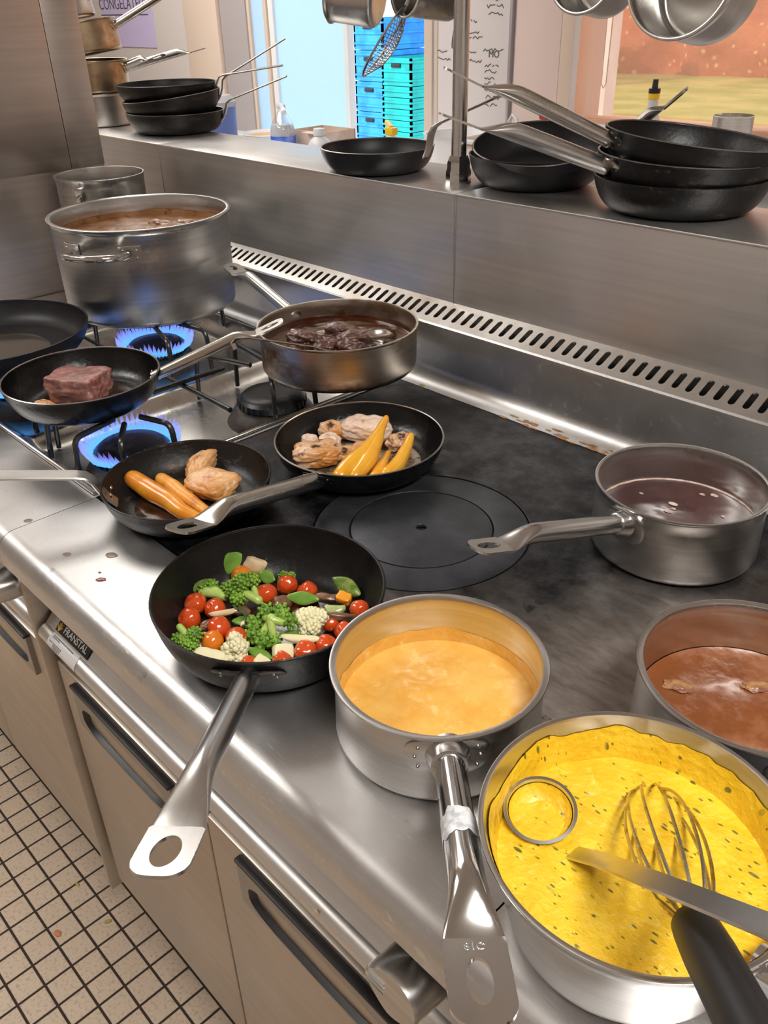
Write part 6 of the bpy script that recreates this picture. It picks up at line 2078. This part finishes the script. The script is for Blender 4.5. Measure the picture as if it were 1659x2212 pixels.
for a, b, c, d in ((-0.11, 0.11, -0.09, -0.086), (-0.11, 0.11, 0.086, 0.09), (-0.11, -0.106, -0.09, 0.09), (0.106, 0.11, -0.09, 0.09)):
    box(bm, a, b, c, d, 0, 0.115)
box(bm, -0.11, 0.11, -0.09, 0.09, 0, 0.004)
obj('box', bm, M['card'], bx2, smooth=False)
obj('flap', box(new(), 0.0, 0.11, -0.13, -0.0905, 0.112, 0.115), M['card'], bx2, smooth=False)
ty = thing('food_tub', 'flat white tub with orange contents left of the spray bottle', 'tub', (-3.66, 2.72, ZC_))
obj('tub', lathe(new(), [(0, 0), (0.10, 0.0), (0.13, 0.055), (0.136, 0.058), (0.130, 0.060), (0.10, 0.006), (0, 0.006)], 40), M['white_plastic'], ty)
obj('contents', lathe(new(), [(0, 0.052), (0.09, 0.050), (0.120, 0.046), (0.09, 0.020), (0, 0.02)], 40), M['amber'], ty)
jg = thing('plastic_bottle', 'small translucent capped bottle on the counter left of the small black pan', 'bottle', (-2.95, 2.45, ZC_))
obj('body', lathe(new(), [(0, 0), (0.048, 0.0), (0.050, 0.01), (0.050, 0.085), (0.040, 0.108), (0.022, 0.122), (0.020, 0.126), (0, 0.126)], 32), M['grey_clear'], jg)
obj('cap', lathe(new(), [(0, 0.126), (0.024, 0.126), (0.024, 0.150), (0.022, 0.153), (0, 0.153)], 24), M['grey_clear'], jg)
ys = thing('spray_bottle', 'white spray bottle with a yellow trigger behind the small black pan', 'bottle', (-2.573, 2.5, ZC_))
obj('body', lathe(new(), [(0, 0), (0.045, 0.0), (0.048, 0.01), (0.046, 0.09), (0.030, 0.125), (0.018, 0.140), (0.017, 0.150), (0, 0.15)], 32), M['white_plastic'], ys)
bm = new()
box(bm, -0.022, 0.022, -0.016, 0.016, 0.150, 0.178, 0.005)
tube(bm, [(0.0, 0, 0.172), (-0.04, 0.028, 0.180), (-0.085, 0.058, 0.186)], [0.012, 0.012, 0.009], 10)
obj('trigger_head', bm, M['yellow_plastic'], ys)
wb = thing('white_basin', 'white plastic basin right of the yellow-topped spray bottle', 'basin', (-2.40, 2.72, ZC_))
obj('basin', lathe(new(), [(0, 0), (0.10, 0.0), (0.145, 0.145), (0.155, 0.150), (0.143, 0.148), (0.098, 0.005), (0, 0.005)], 40), M['white_plastic'], wb)
M['pale_pink'] = pm('pale_pink_plastic', (0.80, 0.66, 0.60), 0.5)
tb = thing('storage_tub', 'pale rectangular tub behind the post and the deep pan', 'tub', (-1.93, 2.5, ZC_))
bm = new()
for a, b, c, d in ((-0.20, 0.20, -0.12, -0.115), (-0.20, 0.20, 0.115, 0.12), (-0.20, -0.195, -0.12, 0.12), (0.195, 0.20, -0.12, 0.12)):
    box(bm, a, b, c, d, 0, 0.175, 0.002)
box(bm, -0.20, 0.20, -0.12, 0.12, 0, 0.005)
obj('tub', bm, M['pale_pink'], tb)
bm = new()
for a, b, c, d in ((-0.212, 0.212, -0.132, -0.115), (-0.212, 0.212, 0.115, 0.132), (-0.212, -0.195, -0.115, 0.115), (0.195, 0.212, -0.115, 0.115)):
    box(bm, a, b, c, d, 0.172, 0.186, 0.003)
obj('rim', bm, M['white_plastic'], tb)
tp = thing('tap', 'slim curved tap behind the post', 'tap', (-2.205, 2.80, ZC_))
bm = new()
tube(bm, [(-0.03, 0, 0.0), (-0.03, 0, 0.16), (-0.025, -0.005, 0.195), (-0.005, -0.012, 0.218), (0.022, -0.02, 0.205), (0.038, -0.025, 0.17), (0.042, -0.027, 0.13)], 0.007, 12)
obj('spout', bm, M['grey_clear'], tp)
obj('base', lathe(new(), [(0, 0), (0.02, 0), (0.018, 0.02), (0, 0.02)], 24), M['alu'], tp, M=Matrix.Translation((-0.03, 0, 0)))
rd = thing('red_handled_brush', 'red-handled brush showing above the deep pan on the counter', 'brush', (-1.97, 2.72, ZC_))
bm = new()
tube(bm, [(-0.055, 0.0, 0.232), (0.0, -0.005, 0.225), (0.16, -0.02, 0.19)], [0.013, 0.015, 0.012], 12)
obj('handle', bm, M['red_plastic'], rd)
obj('head', box(new(), 0.15, 0.20, -0.05, 0.01, 0.0, 0.195, 0.008), M['white_plastic'], rd)
ZS_ = WZ0 - 0.0148
sq = thing('squeeze_bottle', 'slender grey bottle with black nozzle and yellow collar on the window sill', 'bottle', (-1.668, 2.86, ZS_))
obj('body', lathe(new(), [(0, 0), (0.040, 0.0), (0.042, 0.008), (0.040, 0.04), (0.024, 0.075), (0.0175, 0.10), (0.0165, 0.128), (0, 0.128)], 32), M['grey_clear'], sq)
obj('collar', lathe(new(), [(0, 0.128), (0.0185, 0.128), (0.0185, 0.146), (0, 0.146)], 24), M['yellow_plastic'], sq)
obj('nozzle', lathe(new(), [(0, 0.146), (0.0195, 0.146), (0.0195, 0.160), (0.0105, 0.162), (0.0085, 0.188), (0, 0.189)], 24), M['black'], sq)
tn = thing('metal_tin', 'short shiny round tin on the window sill at the right', 'tin', (-1.375, 2.86, ZS_))
obj('tin', lathe(new(), [(0, 0), (0.060, 0.0), (0.062, 0.003), (0.062, 0.092), (0.064, 0.095), (0.061, 0.096), (0.060, 0.090), (0.058, 0.004), (0, 0.004)], 40), M['pot'], tn)
ct = thing('blue_container', 'dim blue container with a grey lid behind the left ledge pans', 'container', (-3.66, 2.42, 0.8804))
obj('container', lathe(new(), [(0, 0), (0.085, 0.0), (0.095, 0.01), (0.10, 0.20), (0, 0.20)], 36), pm('dim_blue_plastic', (0.10, 0.14, 0.35), 0.4), ct)
obj('lid', lathe(new(), [(0, 0.20), (0.105, 0.20), (0.105, 0.22), (0.08, 0.245), (0, 0.25)], 36), M['grey_paint'], ct)
bpy.data.materials.remove(M['herbbit'])
